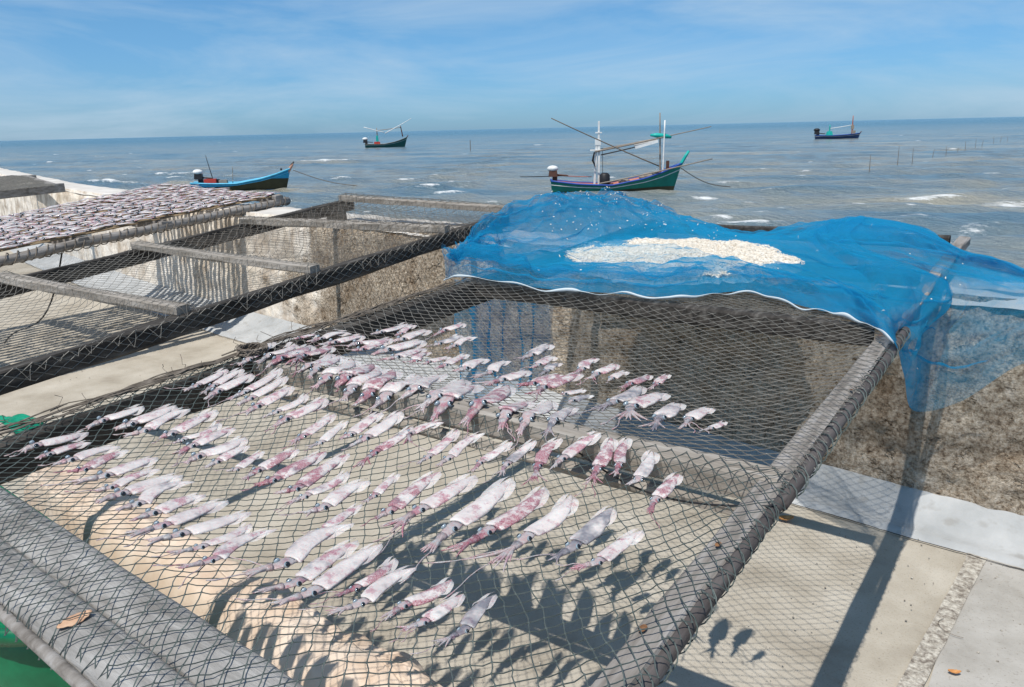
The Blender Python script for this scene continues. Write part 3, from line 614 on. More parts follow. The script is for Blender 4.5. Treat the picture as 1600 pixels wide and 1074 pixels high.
# ---- squid
def squid(T, Ev, A, W, variant, label, group, surf, seed, name='squid', eyes=True, lod=1):
    """T mantle tip, Ev eyes, A arm ends (points on the net), W mantle half width"""
    rg = np.random.default_rng(seed)
    T = np.array(T); Ev = np.array(Ev); A = np.array(A)
    d = T-Ev; Lm = np.linalg.norm(d); d /= Lm
    org = (T+Ev)/2; org[2] = surf(org[0], org[1])
    b = MB(); part = []
    def lat(dv):
        s = np.array([-dv[1], dv[0], 0.0]); return s/(np.linalg.norm(s)+1e-9)
    rim = Ev+d*Lm*0.13
    n = 12 if lod else 6
    prof = [(1.0, .03, .05), (.965, .13, .22), (.9, .29, .45), (.78, .52, .72), (.62, .75, .9), (.45, .92, 1.0), (.28, 1.0, 1.0), (.12, 1.0, .93), (.02, .95, .82), (-.01, .80, .60)]
    hp = [(.0, .50, .62), (-.25, .53, .72), (-.6, .60, .80), (-.95, .58, .74), (-1.3, .47, .60), (-1.7, .38, .46), (-2.1, .27, .30)]
    if not lod: prof = prof[::2]; hp = hp[::3]
    Lt = np.linalg.norm(T-rim); rings = []
    bend = rg.normal(0, 0.075)*Lm
    side = lat(d)
    da = A-Ev; LA = np.linalg.norm(da); da /= LA+1e-9
    hl = max(0.5*W, min(LA*0.4, Lm*0.16))
    for t, w, h in prof:
        c = rim+(T-rim)*t + side*bend*4*t*(1-t); rings.append((c, side, w*W, h*W*0.40, 0.0))
    for t, w, h in hp:
        s = -t/2.1; dv = (-d*(1-s)+da*s); c = rim+(-d*0.5+dv*0.5)*0 + (rim*0) ; c = rim + (-d*(1-s*0.5)+da*s*0.5)/1.0*(Lm*0.13+hl)*s
        rings.append((c, lat(d*(1-s)-da*s), w*W, h*W*0.42, 1.0))
    vs = []; fs = []
    for c, sd, w, h, pt in rings:
        z0 = surf(c[0], c[1])+0.0015
        for k in range(n):
            
            a = 2*math.pi*k/n; jj = 1+0.16*nz(c[0]*60, c[1]*60, k*0.9+seed); x = math.cos(a)*jj; y = math.sin(a)*jj
            yy = y if y > 0 else y*0.35
            vs.append((c[0]+sd[0]*w*x, c[1]+sd[1]*w*x, z0+h*(0.38+yy*0.62)+0.0)); part.append(pt)
    for i in range(len(rings)-1):
        for k in range(n): a = i*n+k; q = i*n+(k+1) % n; fs.append((a, a+n, q+n, q))
    fs.append(tuple(range(n))); fs.append(tuple((len(rings)-1)*n+k for k in range(n-1, -1, -1)))
    b.add(vs, fs)
    # arms
    H = rings[-2][0]; nA = 8 if lod else 3
    for k in range(nA):
        s = (k-(nA-1)/2)/((nA-1)/2); ln = np.linalg.norm(A-H)*(0.6+0.5*rg.random()); ang = s*(0.16+0.20*rg.random())+rg.normal(0, .07)
        ca, sa = math.cos(ang), math.sin(ang); dv = np.array([da[0]*ca-da[1]*sa, da[0]*sa+da[1]*ca, 0]); sd = lat(da)
        curl = rg.normal(0, 0.85); pts = []; rad = []
        ns = 6 if lod else 3
        for i in range(ns):
            t = i/(ns-1); p = H+sd*(-s)*W*0.26*(1-t*0.3)+dv*ln*t+sd*curl*ln*0.22*t*t
            pts.append((p[0], p[1], surf(p[0], p[1])+0.003+W*0.16*(1-t)*(1-0.5*abs(s)))); rad.append(W*(0.19*(1-t)**0.7+0.03))
        m0 = len(b.v); b.tube(pts, rad, 5 if lod else 3); part += [1.0]*(len(b.v)-m0)
    if lod:
        for k in range(2):
            if rg.random() < 0.55: continue
            ang = rg.normal(0, 0.35); ca, sa = math.cos(ang), math.sin(ang); dv = np.array([da[0]*ca-da[1]*sa, da[0]*sa+da[1]*ca, 0]); ln = LA*(1.2+0.9*rg.random()); sd = lat(da); cu = rg.normal(0, .5); pts = []
            for i in range(9):
                t = i/8; p = H+dv*ln*t+sd*cu*ln*0.3*t*t+sd*0.004*math.sin(t*9+k); pts.append((p[0], p[1], surf(p[0], p[1])+0.003))
            m0 = len(b.v); b.tube(pts, [W*(0.075-0.03*min(1, i/6)+(0.03 if i == 7 else 0)) for i in range(9)], 4); part += [1.0]*(len(b.v)-m0)
        # fins: thin flaps either side of the rear half
        b.mi = 1; big = 0.95+0.5*rg.random()
        for sg in (-1, 1):
            rows = []
            for t in np.linspace(0.98, 0.46, 8):
                u = (0.98-t)/0.52; wi = float(np.interp(t, [.0, .28, .45, .62, .78, .9, .965, 1], [1, 1, .93, .78, .56, .34, .16, .03]))*W*0.85
                out = wi+W*0.55*big*math.sin(math.pi*min(1, u**0.75))
                c = rim+(T-rim)*t+side*bend*4*t*(1-t); row = []
                for q in (0, .5, 1):
                    w = wi+(out-wi)*q; x, y = c[0]+side[0]*w*sg, c[1]+side[1]*w*sg
                    row.append((x, y, surf(x, y)+0.004+0.10*W*(1-q)+0.0025*math.sin(u*8+sg)))
                rows.append(row)
            m0 = len(b.v); b.grid(rows); part += [0.0]*(len(b.v)-m0)
        b.mi = 0
    ob = b.build(name, [SQ[variant], SQF], smooth=True, origin=tuple(org))
    at = ob.data.attributes.new('part', 'FLOAT', 'POINT'); at.data.foreach_set('value', np.array(part, np.float32))
    tag(ob, label, 'squid', group)
    if eyes:
        for sg in (-1, 1):
            c = rim-d*(Lm*0.13)+lat(d)*sg*W*0.52; z = surf(c[0], c[1])+W*0.34
            er = min(0.0085, max(0.0035, W*0.24)); e = MB()
            ax = np.array([d, lat(d)*sg, [0, 0, 1.0]]); ax2 = np.array([d, np.cross([0, 0, 1.0], d), lat(d)*sg*0.8+np.array([0, 0, .6])]); ax2[2] /= np.linalg.norm(ax2[2]); ax2[1] = np.cross(ax2[2], ax2[0])
            e.ball((0, 0, 0), er, 10, 7, (1, 1, 0.8), ax2); e.mi = 1
            e.ball(ax2[2]*er*0.22, er*0.90, 10, 6, (1, 1, 0.80), ax2)
            eo = e.build('eye', [m_eye, m_pup], ob, smooth=True); eo.location = (c[0]-org[0], c[1]-org[1], z-org[2])
    return ob

# digitised positions: panel origin and magnification, then tip, eye, arm ends, width, colour, row
Q = {1: (0, 600, 5.333), 2: (150, 700, 5.333), 3: (250, 540, 5.333), 4: (370, 500, 5.333), 5: (370, 640, 5.333), 6: (370, 800, 5.333), 7: (600, 720, 5.333), 8: (560, 860, 5.333), 9: (550, 500, 5.333), 10: (650, 580, 5.333), 11: (800, 530, 4.571), 12: (850, 650, 4.13)}
DATA = """1 1200 190 850 320 720 380 80 0 B
1 745 410 290 530 170 580 80 1 A
1 765 495 405 600 290 640 60 1 A
1 1010 530 590 650 430 690 90 0 A
1 1075 555 690 735 560 745 80 2 A
1 1320 620 870 785 570 840 90 0 A
1 1340 715 915 880 760 910 70 1 A
1 1530 770 1005 935 790 1000 95 0 A
2 830 290 335 490 150 530 90 0 A
2 920 400 470 565 290 620 90 1 A
2 1105 445 540 670 250 740 95 0 A
2 1300 540 695 740 400 800 95 0 A
2 1290 635 865 845 610 900 80 0 A
2 1515 685 945 960 700 1020 100 1 A
1 1470 185 1080 355 950 390 100 0 B
1 1590 215 1195 410 1030 450 90 0 B
3 560 200 300 350 200 390 70 0 C
3 695 200 440 350 340 420 65 1 C
3 770 240 470 400 380 460 85 0 C
3 1010 190 690 410 570 460 70 0 C
3 1060 260 745 460 630 510 75 0 C
3 1115 345 805 525 690 590 85 1 C
3 1225 410 965 570 850 610 60 0 C
3 1390 440 1040 635 940 690 90 1 C
3 475 540 80 760 0 780 95 1 B
3 490 640 180 805 110 830 60 1 B
3 630 690 260 855 130 920 75 1 B
3 715 770 310 945 200 1000 85 0 B
3 750 840 470 985 370 1030 70 1 B
3 870 885 630 1050 550 1060 70 1 B
3 1160 870 810 1060 670 1143 85 2 B
5 750 355 290 610 160 650 100 2 B
5 945 370 480 685 320 720 105 2 B
5 925 520 560 745 410 800 80 1 B
5 1110 600 710 840 530 890 110 0 B
5 1355 540 1140 735 1060 790 75 1 B
5 1045 795 700 1030 590 1050 80 1 B
4 290 185 90 350 20 390 70 1 D
4 480 200 260 310 175 370 70 0 D
4 620 215 350 345 250 400 85 2 D
4 790 225 540 315 470 385 70 2 D
4 765 280 590 405 510 450 75 1 D
4 860 300 655 435 590 500 75 1 D
4 950 330 740 515 650 580 85 0 D
4 1135 375 890 520 820 580 85 2 D
4 1145 400 945 610 880 690 85 1 D
4 1305 420 1090 655 970 740 75 2 D
4 1500 460 1225 685 1130 760 95 0 D
4 680 135 520 160 480 170 45 2 F
4 960 120 695 165 590 195 55 1 F
4 1070 140 805 200 690 215 65 1 F
4 1300 160 1000 210 910 230 60 1 E
4 1425 35 1190 115 1120 130 55 1 F
4 1500 50 1360 125 1320 140 50 1 F
9 665 95 410 175 330 190 60 0 F
9 300 195 75 260 0 262 65 2 E
9 610 180 285 270 160 295 75 0 E
9 620 245 365 325 280 340 60 1 E
9 670 280 520 355 480 360 60 2 E
9 940 35 760 100 690 140 55 1 F
9 905 130 720 210 680 220 60 3 F
9 1050 150 850 225 780 250 50 0 F
9 830 320 640 360 600 380 55 1 E
9 970 290 770 390 690 420 55 1 E
9 1145 335 935 420 860 440 70 0 E
9 1330 350 1150 450 1000 490 70 0 E
9 1475 430 1240 515 1080 550 70 1 E
9 800 460 520 605 390 690 80 0 D
9 920 500 690 670 550 770 95 0 D
9 1070 550 765 735 650 850 100 1 D
9 1300 550 1050 730 920 890 110 2 D
10 970 260 730 400 700 510 80 1 D
10 1115 250 920 430 850 545 110 0 D
10 1350 310 1140 425 1080 560 90 3 D
10 1390 30 1050 155 1000 210 80 2 E
10 1230 40 965 120 840 125 70 2 E
10 1420 165 1235 200 1215 202 50 0 E
10 1490 215 1300 258 1270 268 60 3 E
5 820 40 545 240 440 300 80 1 C
5 930 100 690 295 590 330 70 0 C
5 1215 30 935 230 860 260 85 1 C
5 1370 20 1065 260 940 320 95 0 C
5 1470 145 1145 375 1000 490 80 2 C
10 235 435 -50 530 -75 620 85 2 C
10 350 490 95 735 0 790 75 1 C
10 580 520 260 745 170 810 80 1 C
10 800 590 530 775 480 850 75 1 C
10 1000 580 750 790 700 890 80 3 C
10 1215 565 1010 805 985 950 100 2 C
10 1540 520 1210 745 1130 830 95 1 C
11 710 710 605 945 560 1050 110 2 C
11 835 710 760 915 735 990 95 2 C
11 1000 805 900 1020 820 1055 110 0 C
12 870 380 715 555 670 640 90 2 C
11 920 340 720 465 595 515 90 3 D
11 1105 395 850 500 830 590 90 1 D
11 1195 465 1050 580 1010 660 110 3 D
11 1425 500 1260 585 1230 650 80 0 D
11 1520 600 1420 645 1350 665 45 0 D
11 290 45 130 125 50 155 60 3 F
11 305 130 180 195 135 215 55 1 F
11 360 180 250 235 195 265 50 3 F
11 625 145 495 225 430 270 60 1 E
11 750 185 600 260 560 295 60 1 E
11 830 240 710 290 685 305 50 0 E
11 995 265 840 330 785 355 50 2 E
11 1125 260 1030 330 985 370 55 2 E
7 475 95 30 450 -70 500 120 2 B
7 765 125 290 430 10 590 125 1 B
7 1065 150 545 595 340 790 150 0 B
7 1340 220 840 620 560 790 140 2 B
7 1560 290 1170 670 890 890 150 0 B
12 440 595 185 860 30 950 125 3 B
12 640 745 340 960 170 1000 90 1 B
6 985 105 380 460 40 520 140 0 A
6 1010 245 480 620 110 680 130 1 A
6 1215 270 605 700 300 780 130 0 A
6 1320 390 975 660 830 720 90 2 A
6 1505 470 1020 785 760 870 120 0 A
8 780 250 370 480 190 590 110 2 A
8 880 370 530 620 340 690 110 1 A
8 1150 375 870 690 650 800 130 3 A"""
ORD = 'first second third fourth fifth sixth seventh eighth ninth tenth eleventh twelfth thirteenth fourteenth fifteenth sixteenth seventeenth eighteenth nineteenth twentieth twenty-first twenty-second twenty-third twenty-fourth twenty-fifth twenty-sixth twenty-seventh'.split()
ROWN = dict(A='nearest row on the sagging net', B='second row up from the front', C='third row, just before the crossbeam', D='fourth row, over the crossbeam', E='fifth row, just past the crossbeam', F='farthest row, towards the blue net')
CN = ['pale white squid', 'pink-tinged squid', 'red-blotched squid', 'dusky grey squid']
def build_squid():
    rec = []
    for ln in DATA.splitlines():
        p = ln.split(); ox, oy, k = Q[int(p[0])]; v = [float(q) for q in p[1:8]]
        pts = [(ox+v[i]/k, oy+v[i+1]/k) for i in (0, 2, 4)]; rec.append((pts, v[6]/k, int(p[8]), p[9]))
    rows = {}
    for i, r in enumerate(rec): rows.setdefault(r[3], []).append((r[0][1][0]+r[0][0][0], i))
    order = {i: k for L_ in rows.values() for k, (_, i) in enumerate(sorted(L_))}
    for i, (pts, wpx, var, row) in enumerate(rec):
        T, E_, A = [on_net(*q) for q in pts]
        ax = np.array(pts[0])-np.array(pts[1]); ax /= np.linalg.norm(ax); c = (np.array(pts[0])+np.array(pts[1]))/2; pr = np.array([-ax[1], ax[0]])
        w3 = on_net(*(c+pr*wpx/2))-on_net(*(c-pr*wpx/2)); d3 = (T-E_)/np.linalg.norm(T-E_)
        W = 0.46*np.linalg.norm(w3-d3*np.dot(w3, d3)); W = min(W, 0.20*np.linalg.norm(T-E_)); W = max(W, 0.11*np.linalg.norm(T-E_))
        lab = f'{CN[var]}, {ORD[order[i]]} from the left in the {ROWN[row]}'
        squid(T, E_, A, W, var, lab, 'squid laid out on the near drying rack', net_z, 100+i)
build_squid()

# ---- third rack, crowded with squid
def build_third_rack():
    o = np.array([-6.5, 3.2, 0.0]); xl = lambda y: -7.5-0.03*(y-3); xr = lambda y: -5.68-0.02*(y-3)
    def z3(x, y):
        u = (x-xl(y))/(xr(y)-xl(y)); return (0.60+0.113*y)*(1-u)+(0.722+0.0755*y)*u
    root = empty('drying_rack', o, 'slatted wooden drying rack at far left completely covered with squid', 'drying rack')
    for f, s in ((xl, 0), (xr, 1)):
        pts = [(f(y)+0.01*nz(y*2, s), y, z3(f(y), y)-0.045+0.01*nz(y*2, s+5)) for y in np.linspace(0.6, 4.62, 40)]
        b = MB(); b.tube(pts, [0.034+0.006*nz(p[1]*5, s) for p in pts], 9); b.build_off('rail', m_wood, root, o, smooth=True)
        l = MB()
        for ph in (0, 3): lash(l, (f(.6), .6, z3(f(.6), .6)-0.045), (f(4.6), 4.6, z3(f(4.6), 4.6)-0.045), 0.040, 0.13, 0.004, ph, seg=9)
        for k in range(30):
            y = 0.7+3.7*rng.random(); pts = [(f(y+i*0.03)+0.05*nz(i, k), y+i*0.03, z3(f(y), y)-0.035+0.05*abs(nz(i*0.7, k, 5))) for i in range(7)]; l.tube(pts, 0.004, 3)
        l.build_off('lashing', m_twig, root, o)
    for k, y in enumerate((0.9, 1.9, 2.75, 3.4, 4.5)):
        e = 0.0 if k == 4 else -0.02
        b = MB(); b.plank((xl(y)-0.05, y, z3(xl(y), y)-0.02+e), (xr(y)+0.03, y, z3(xr(y), y)-0.012+e), 0.08, 0.06, seg=20, wob=0.01, seed=60+k); b.build_off('crossbeam', m_wood, root, o)
    for k in range(21):
        u = (k+0.5)/21; b = MB(); x0, x1 = [xl(y)+(xr(y)-xl(y))*u for y in (0.7, 4.56)]
        b.plank((x0, 0.7, z3(x0, .7)+0.012), (x1, 4.56, z3(x1, 4.56)+0.012), 0.042, 0.012, seg=14, wob=0.004, seed=80+k); b.build_off('slat', m_bamboo, root, o)
    surf = lambda x, y: z3(x, y)+0.021+0.018*abs(nz(x*6, y*6))
    cand = []
    for k in range(21):
        u = (k+0.5)/21; y = 0.85+0.12*rng.random()
        while y < 4.54:
            x = xl(y)+(xr(y)-xl(y))*u; cand.append((x+rng.normal(0, 0.008), y)); y += 0.135+0.05*rng.random()
    def px(p):
        v = np.array([p[0], p[1], z3(p[0], p[1])])-EYE; z = v@FW; return 800+FPX*(v@RT)/z, 537-FPX*(v@UP)/z, z
    vis = [c for c in cand if px(c)[0] > -30]; vis.sort(key=lambda c: px(c)[2])
    def one(c, var, lod, name='squid', label=None, group=None):
        x, y = c; a = rng.normal(0.25, 0.32); ln = 0.12+0.07*rng.random(); d = np.array([math.sin(a)*1.0, math.cos(a), 0])
        T = np.array([x, y, 0])+d*ln*0.6; E_ = np.array([x, y, 0])-d*ln*0.35; A = E_-d*ln*(0.4+0.3*rng.random())
        for q in (T, E_, A): q[2] = surf(q[0], q[1])
        return squid(T, E_, A, 0.024+0.010*rng.random(), var, label, group, surf, int(rng.integers(1e6)), eyes=lod == 2, lod=0, name=name)
    near, far = vis[:176], vis[176:]
    for c in near:
        one(c, int(rng.choice([0, 0, 1, 1, 1])), 2, label='small pale squid packed in the near part of the squid-covered rack at far left', group='squid packed on the far left rack')
    objs = [one(c, 0, 1) for c in far]
    # the rest of the layer, past counting, joined into one mesh
    V = []; F = []; Pt = []; MI = []
    for ob in objs:
        b0 = len(V); me = ob.data; mi = int(rng.choice([0, 1, 1])); off = ob.location
        V += [(v.co.x+off.x, v.co.y+off.y, v.co.z+off.z) for v in me.vertices]
        F += [tuple(b0+i for i in p.vertices) for p in me.polygons]; MI += [mi]*len(me.polygons)
        Pt += [d.value for d in me.attributes['part'].data]; bpy.data.objects.remove(ob); bpy.data.meshes.remove(me)
    me = bpy.data.meshes.new('squid_layer'); me.from_pydata(V, [], F)
    for q in SQ: me.materials.append(q)
    me.polygons.foreach_set('material_index', MI); me.polygons.foreach_set('use_smooth', [True]*len(F))
    at = me.attributes.new('part', 'FLOAT', 'POINT'); at.data.foreach_set('value', np.array(Pt, np.float32))
    ob = bpy.data.objects.new('squid_layer', me); COL.objects.link(ob)
    tag(ob, 'dense layer of drying squid over the seaward part of the far left rack', 'squid layer', kind='stuff')
    for f in (xl, xr):
        b = MB(); b.plank((f(.7), 0.7, 0), (f(.7), 0.7, z3(f(.7), .7)-0.08), 0.07, 0.07, seg=6, upv=(0, 1, 0)); b.build_off('leg', m_dark, root, o)
    for f in (xl, xr):
        yw = 4.3; b = MB(); b.box((f(yw), yw, (top_z(f(yw))+z3(f(yw), yw)-0.09)/2), (0.1, 0.14, max(0.02, z3(f(yw), yw)-0.09-top_z(f(yw))+0.02)), taper=.94); b.build_off('packing_block', m_dark, root, o)
    # cord hanging down from the rack
    b = MB(); p0 = np.array([xr(2.6), 2.6, z3(xr(2.6), 2.6)-0.08]); p1 = np.array([-6.9, 2.6, 0.02])
    b.tube([p0*(1-t)+p1*t-np.array([0, 0, 0.35*math.sin(math.pi*t)*(1-t)]) for t in np.linspace(0, 1, 14)], 0.006, 5); b.build_off('hanging_cord', m_black, root, o)
build_third_rack()

def build_fourth_rack():
    o = np.array([-11, 4.2, 0.0]); root = empty('drying_rack', o, 'end of a grey wooden rack resting on the wall, at the far left edge', 'drying rack')
    z = lambda y: 1.0+0.012*y
    for x0, x1, s in ((-9.15, -9.62, 0), (-11.6, -12.4, 1)):
        b = MB(); b.plank((x0, 3.0, z(3)), (x1+ (x1-x0)*0.02, 4.55 if not s else 5.5, z(4.6)), 0.07, 0.10, seg=16, seed=90+s); b.build_off('rail', m_wood, root, o)
    b = MB(); b.plank((-12.4, 5.35, z(5)+0.02), (-9.6, 4.42, z(5)+0.02), 0.09, 0.06, seg=16, seed=93); b.build_off('crossbeam', m_wood, root, o)
    n = MB(); make_net(n, lambda x, y: z(y)+0.055+0.02*nz(x*3, y*3), -12.3, -9.2, 3.0, 5.2, 0.03, 0.03, 0.003, inside=lambda x, y: y < 4.42-(x+9.6)*0.33, knots=False, seed=7); n.build_off('netting', m_net2, root, o)
build_fourth_rack()

# ------------------------------------------------------------------ the blue net and the shrimp
def cr(P, t):
    """Catmull-Rom through points P at t in 0..1"""
    n = len(P)-1; x = min(t, 0.99999)*n; i = int(x); f = x-i
    p0, p1, p2, p3 = P[max(i-1, 0)], P[i], P[i+1], P[min(i+2, n)]
    return 0.5*((2*p1)+(-p0+p2)*f+(2*p0-5*p1+4*p2-p3)*f*f+(-p0+3*p1-3*p2+p3)*f**3)
FRONT = [atz(695, 438, 1.0), atz(730, 431, 1.01), atz(840, 450, 1.0), atz(950, 458, 1.0), atz(1060, 465, 1.0), atz(1160, 456, 1.0), atz(1260, 480, 1.0), atz(1340, 500, 1.0), atz(1393, 530, 1.0),
         aty(1412, 585, 2.62), aty(1428, 642, 3.1), aty(1500, 628, 3.2), aty(1590, 572, 3.2), aty(1660, 560, 3.2)]
RIDGE = [aty(722, 378, 2.72), aty(745, 350, 2.85), aty(800, 315, 3.1), aty(870, 299, 3.35), aty(940, 297, 3.6), aty(1010, 310, 3.85), aty(1080, 340, 4.0), aty(1180, 362, 4.0), aty(1270, 352, 3.95), aty(1350, 335, 3.85),
         aty(1430, 345, 3.75), aty(1500, 380, 3.65), aty(1570, 398, 3.55), aty(1680, 450, 3.5)]
SHEETS = []
def build_blue():
    o = np.array([-1.0, 3.2, 0.0])
    root = empty('fishing_net', o, 'crumpled fine blue fishing net heaped over the far end of the squid rack', 'net')
    def bed(x, y):
        z = zb(y)+0.035
        if x > -0.42 and y > 3.3: z = max(top_z(x)+0.03, zb(y)+0.035-(x+0.42)*0.35)
        return z
    FR = [np.array(p) for p in FRONT]; RG = [np.array(p)-np.array([0, 0, 0.085 if i < 6 else 0.06 if i < 8 else 0.035]) for i, p in enumerate(RIDGE)]
    def layer(name, mat, s0, s1, ns, ntt, seed, amp, lift=0.0, t0=0.0, t1=1.0, back=0.45, shrink=1.0):
        rows = []
        for i in range(ns):
            s = s0+(s1-s0)*i/(ns-1); f = cr(FR, s); r = cr(RG, s); d = r-f
            hang = max(0, min(1, (s-0.60)/0.12))
            m1 = f+d*0.16; m2 = f+d*0.46; m3 = f+d*0.74
            if hang < 1:
                m1z = bed(m1[0], m1[1])+(0.045 if s < 0.15 else 0.012); m2z = bed(m2[0], m2[1])+0.008; m3z = bed(m3[0], m3[1])+0.25*(r[2]-bed(r[0], r[1]))
                m1[2] = m1z*(1-hang)+m1[2]*hang; m2[2] = m2z*(1-hang)+m2[2]*hang; m3[2] = m3z*(1-hang)+m3[2]*hang
            if hang > 0:
                # lies on the rail, then the wall top, then falls down the wall face
                h1 = np.array([f[0]+0.02, min(f[1]+0.10, 3.30), f[2]+(0.95-f[2])*0.55]); h2 = np.array([f[0]+0.03, 3.42, 0.965+0.05*(1-hang)]); h3 = np.array([r[0], 3.6, 0.5*r[2]+0.5*0.97])
                m1 = m1*(1-hang)+h1*hang; m2 = m2*(1-hang)+h2*hang; m3 = m3*(1-hang)+h3*hang
            b1 = r+np.array([0, back*0.35, -0.05]); b2 = r+np.array([0, back, -0.35*(r[2]-0.9)-0.22])
            P = [f, m1, m2, m3, r, b1, b2]; row = []
            for j in range(ntt):
                t = t0+(t1-t0)*j/(ntt-1); p = cr(P, t)
                w = min(1, t*7)*(1.0 if t > 0.1 else 0.7)*(1-0.95*math.exp(-((t-0.36)/0.20)**2)*(0.12 < s < 0.62))
                q = 5.0; x, y, z = p[0], p[1], p[2]
                rd = 1-2*abs(nz(s*9+0.5*nz(s*4, t*5, seed), t*6.5, seed)); rd2 = 1-2*abs(nz(s*26, t*15, seed+5)); n3 = nz(s*60, t*34, seed+8)
                dz = amp*w*(0.55*rd+0.42*rd2+0.26*n3)+lift*w
                row.append((x-o[0]+0.7*amp*w*nz(s*21, t*12, seed+11), y-o[1]-0.5*dz*(0.4+0.6*hang), z+dz*(1-0.75*hang)))
            rows.append(row)
        SHEETS.append([[np.array(q)+o for q in rw] for rw in rows])
        b = MB(); b.grid(rows); ob = b.build(name, mat, root, smooth=True)
        uv = ob.data.uv_layers.new(name='UVMap'); me = ob.data; nj = ntt
        vi = np.empty(len(me.loops), np.int32); me.loops.foreach_get('vertex_index', vi)
        U = np.stack([(vi//nj)/ns*3.2, (vi % nj)/nj*2.0], -1).astype(np.float32); uv.data.foreach_set('uv', U.ravel()); return ob
    layer('net_sheet', m_blue, 0.0, 1.0, 300, 150, 1, 0.055)
    layer('net_fold', m_blue4, 0.60, 1.0, 120, 70, 91, 0.05, 0.012, 0.30, 0.80)
    layer('net_fold', m_blue2, 0.0, 0.42, 170, 100, 23, 0.075, 0.018, 0.10, 0.86)
    layer('net_fold', m_blue2, 0.44, 0.70, 110, 80, 37, 0.055, 0.015, 0.0, 0.80)
    layer('net_fold', m_blue2, 0.02, 0.60, 200, 40, 51, 0.030, 0.008, 0.0, 0.17)
    layer('net_fold', m_blue2, 0.62, 0.92, 90, 60, 71, 0.035, 0.010, 0.55, 0.95)
    S0 = SHEETS[0]
    def at_(s, t):
        i = min(max(s, 0), 0.999)*(len(S0)-1); j = min(max(t, 0), 0.999)*(len(S0[0])-1); a, c = int(i), int(j); f, g = i-a, j-c
        return (S0[a][c]*(1-f)+S0[a+1][c]*f)*(1-g)+(S0[a][c+1]*(1-f)+S0[a+1][c+1]*f)*g
    CR = [((.02, .55), (.12, .62), (.22, .60)), ((.05, .40), (.12, .52), (.20, .50), (.30, .55)), ((.10, .30), (.16, .42), (.26, .46)), ((.01, .20), (.10, .26), (.20, .22), (.30, .20)), ((.03, .12), (.2, .13), (.38, .12), (.54, .15), (.62, .2)),
          ((.06, .08), (.22, .07), (.34, .09)), ((.30, .16), (.42, .18), (.55, .16)), ((.42, .40), (.52, .26), (.62, .22), (.70, .28), (.78, .36)), ((.50, .50), (.60, .36), (.72, .34)), ((.56, .60), (.66, .52), (.78, .54), (.88, .60)),
          ((.60, .70), (.70, .62), (.84, .64)), ((.64, .16), (.70, .22), (.76, .20)), ((.14, .70), (.24, .66), (.34, .72)), ((.66, .42), (.74, .44), (.84, .40)), ((.18, .56), (.26, .62), (.36, .60)), ((.08, .66), (.10, .5), (.06, .36)), ((.66, .08), (.72, .14), (.80, .12), (.88, .10))]
    for k, pth in enumerate(CR):
        P = [np.array([p[0], p[1]]) for p in pth]; b = MB(); rows = []
        for i in range(46):
            t = i/45; q = cr(P, t); q = q+np.array([0.012*nz(t*5, k), 0.02*nz(t*6, k+30)]); base = at_(*q); e = math.sin(math.pi*t)**0.6; hgt = (0.012+0.014*abs(nz(t*7, k*3)))*e
            lean = 0.012*nz(t*4, k+9)
            rows.append([tuple(base-o+np.array([0, 0.010*e, -0.001])), tuple(base-o+np.array([lean, -0.002, hgt*0.8])), tuple(base-o+np.array([lean*1.4, -0.008*e, hgt])), tuple(base-o+np.array([lean, -0.014*e, 0.35*hgt-0.001]))])
        b.grid(rows); ob = b.build('crease', m_blue2, root, smooth=True); me = ob.data; uv = me.uv_layers.new(name='UVMap'); vi = np.empty(len(me.loops), np.int32); me.loops.foreach_get('vertex_index', vi)
        uv.data.foreach_set('uv', np.stack([(vi//4)/45*0.5, (vi % 4)*0.01], -1).astype(np.float32).ravel())
    # hem along the front edge
    b = MB(); rows = []
    for i in range(150):
        s = 0.625*i/149; p = cr(FR, s); wv = 0.0008+0.0075*max(0.0, 0.30+1.1*nz(s*24, 2))
        if 0.20 < s < 0.22 : wv *= 0.4
        rows.append([(p[0]-o[0], p[1]-o[1]-0.006, p[2]+0.016*nz(s*34, 7)+q) for q in (wv, 0, -wv)])
    b.grid(rows); hem = b.build('hem', m_hem, root, smooth=True); md = hem.modifiers.new('t', 'SOLIDIFY'); md.thickness = 0.0015
    # a length of the net hanging beneath the rack on the left
    for sd, off in ((3, 0.0), (8, 0.05)):
        b = MB(); rows = []
        for i in range(50):
            u = i/49; x = -2.24+0.50*u; row = []
            for j in range(30):
                t = j/29; bot = 0.33+0.20*u+0.06*nz(u*5, sd)
                fold = 0.05*math.sin(u*17+sd+1.5*nz(u*3, t*2, sd))*min(1, t*3)
                row.append((x-o[0]+0.04*nz(u*3, t*3, sd)*t-0.05*t*(u-0.5), 2.70+off+fold-o[1], 0.945*(1-t)+bot*t))
            rows.append(row)
        b.grid(rows); ob = b.build('hanging_net', m_blue3, root, smooth=True)
    return root
build_blue()

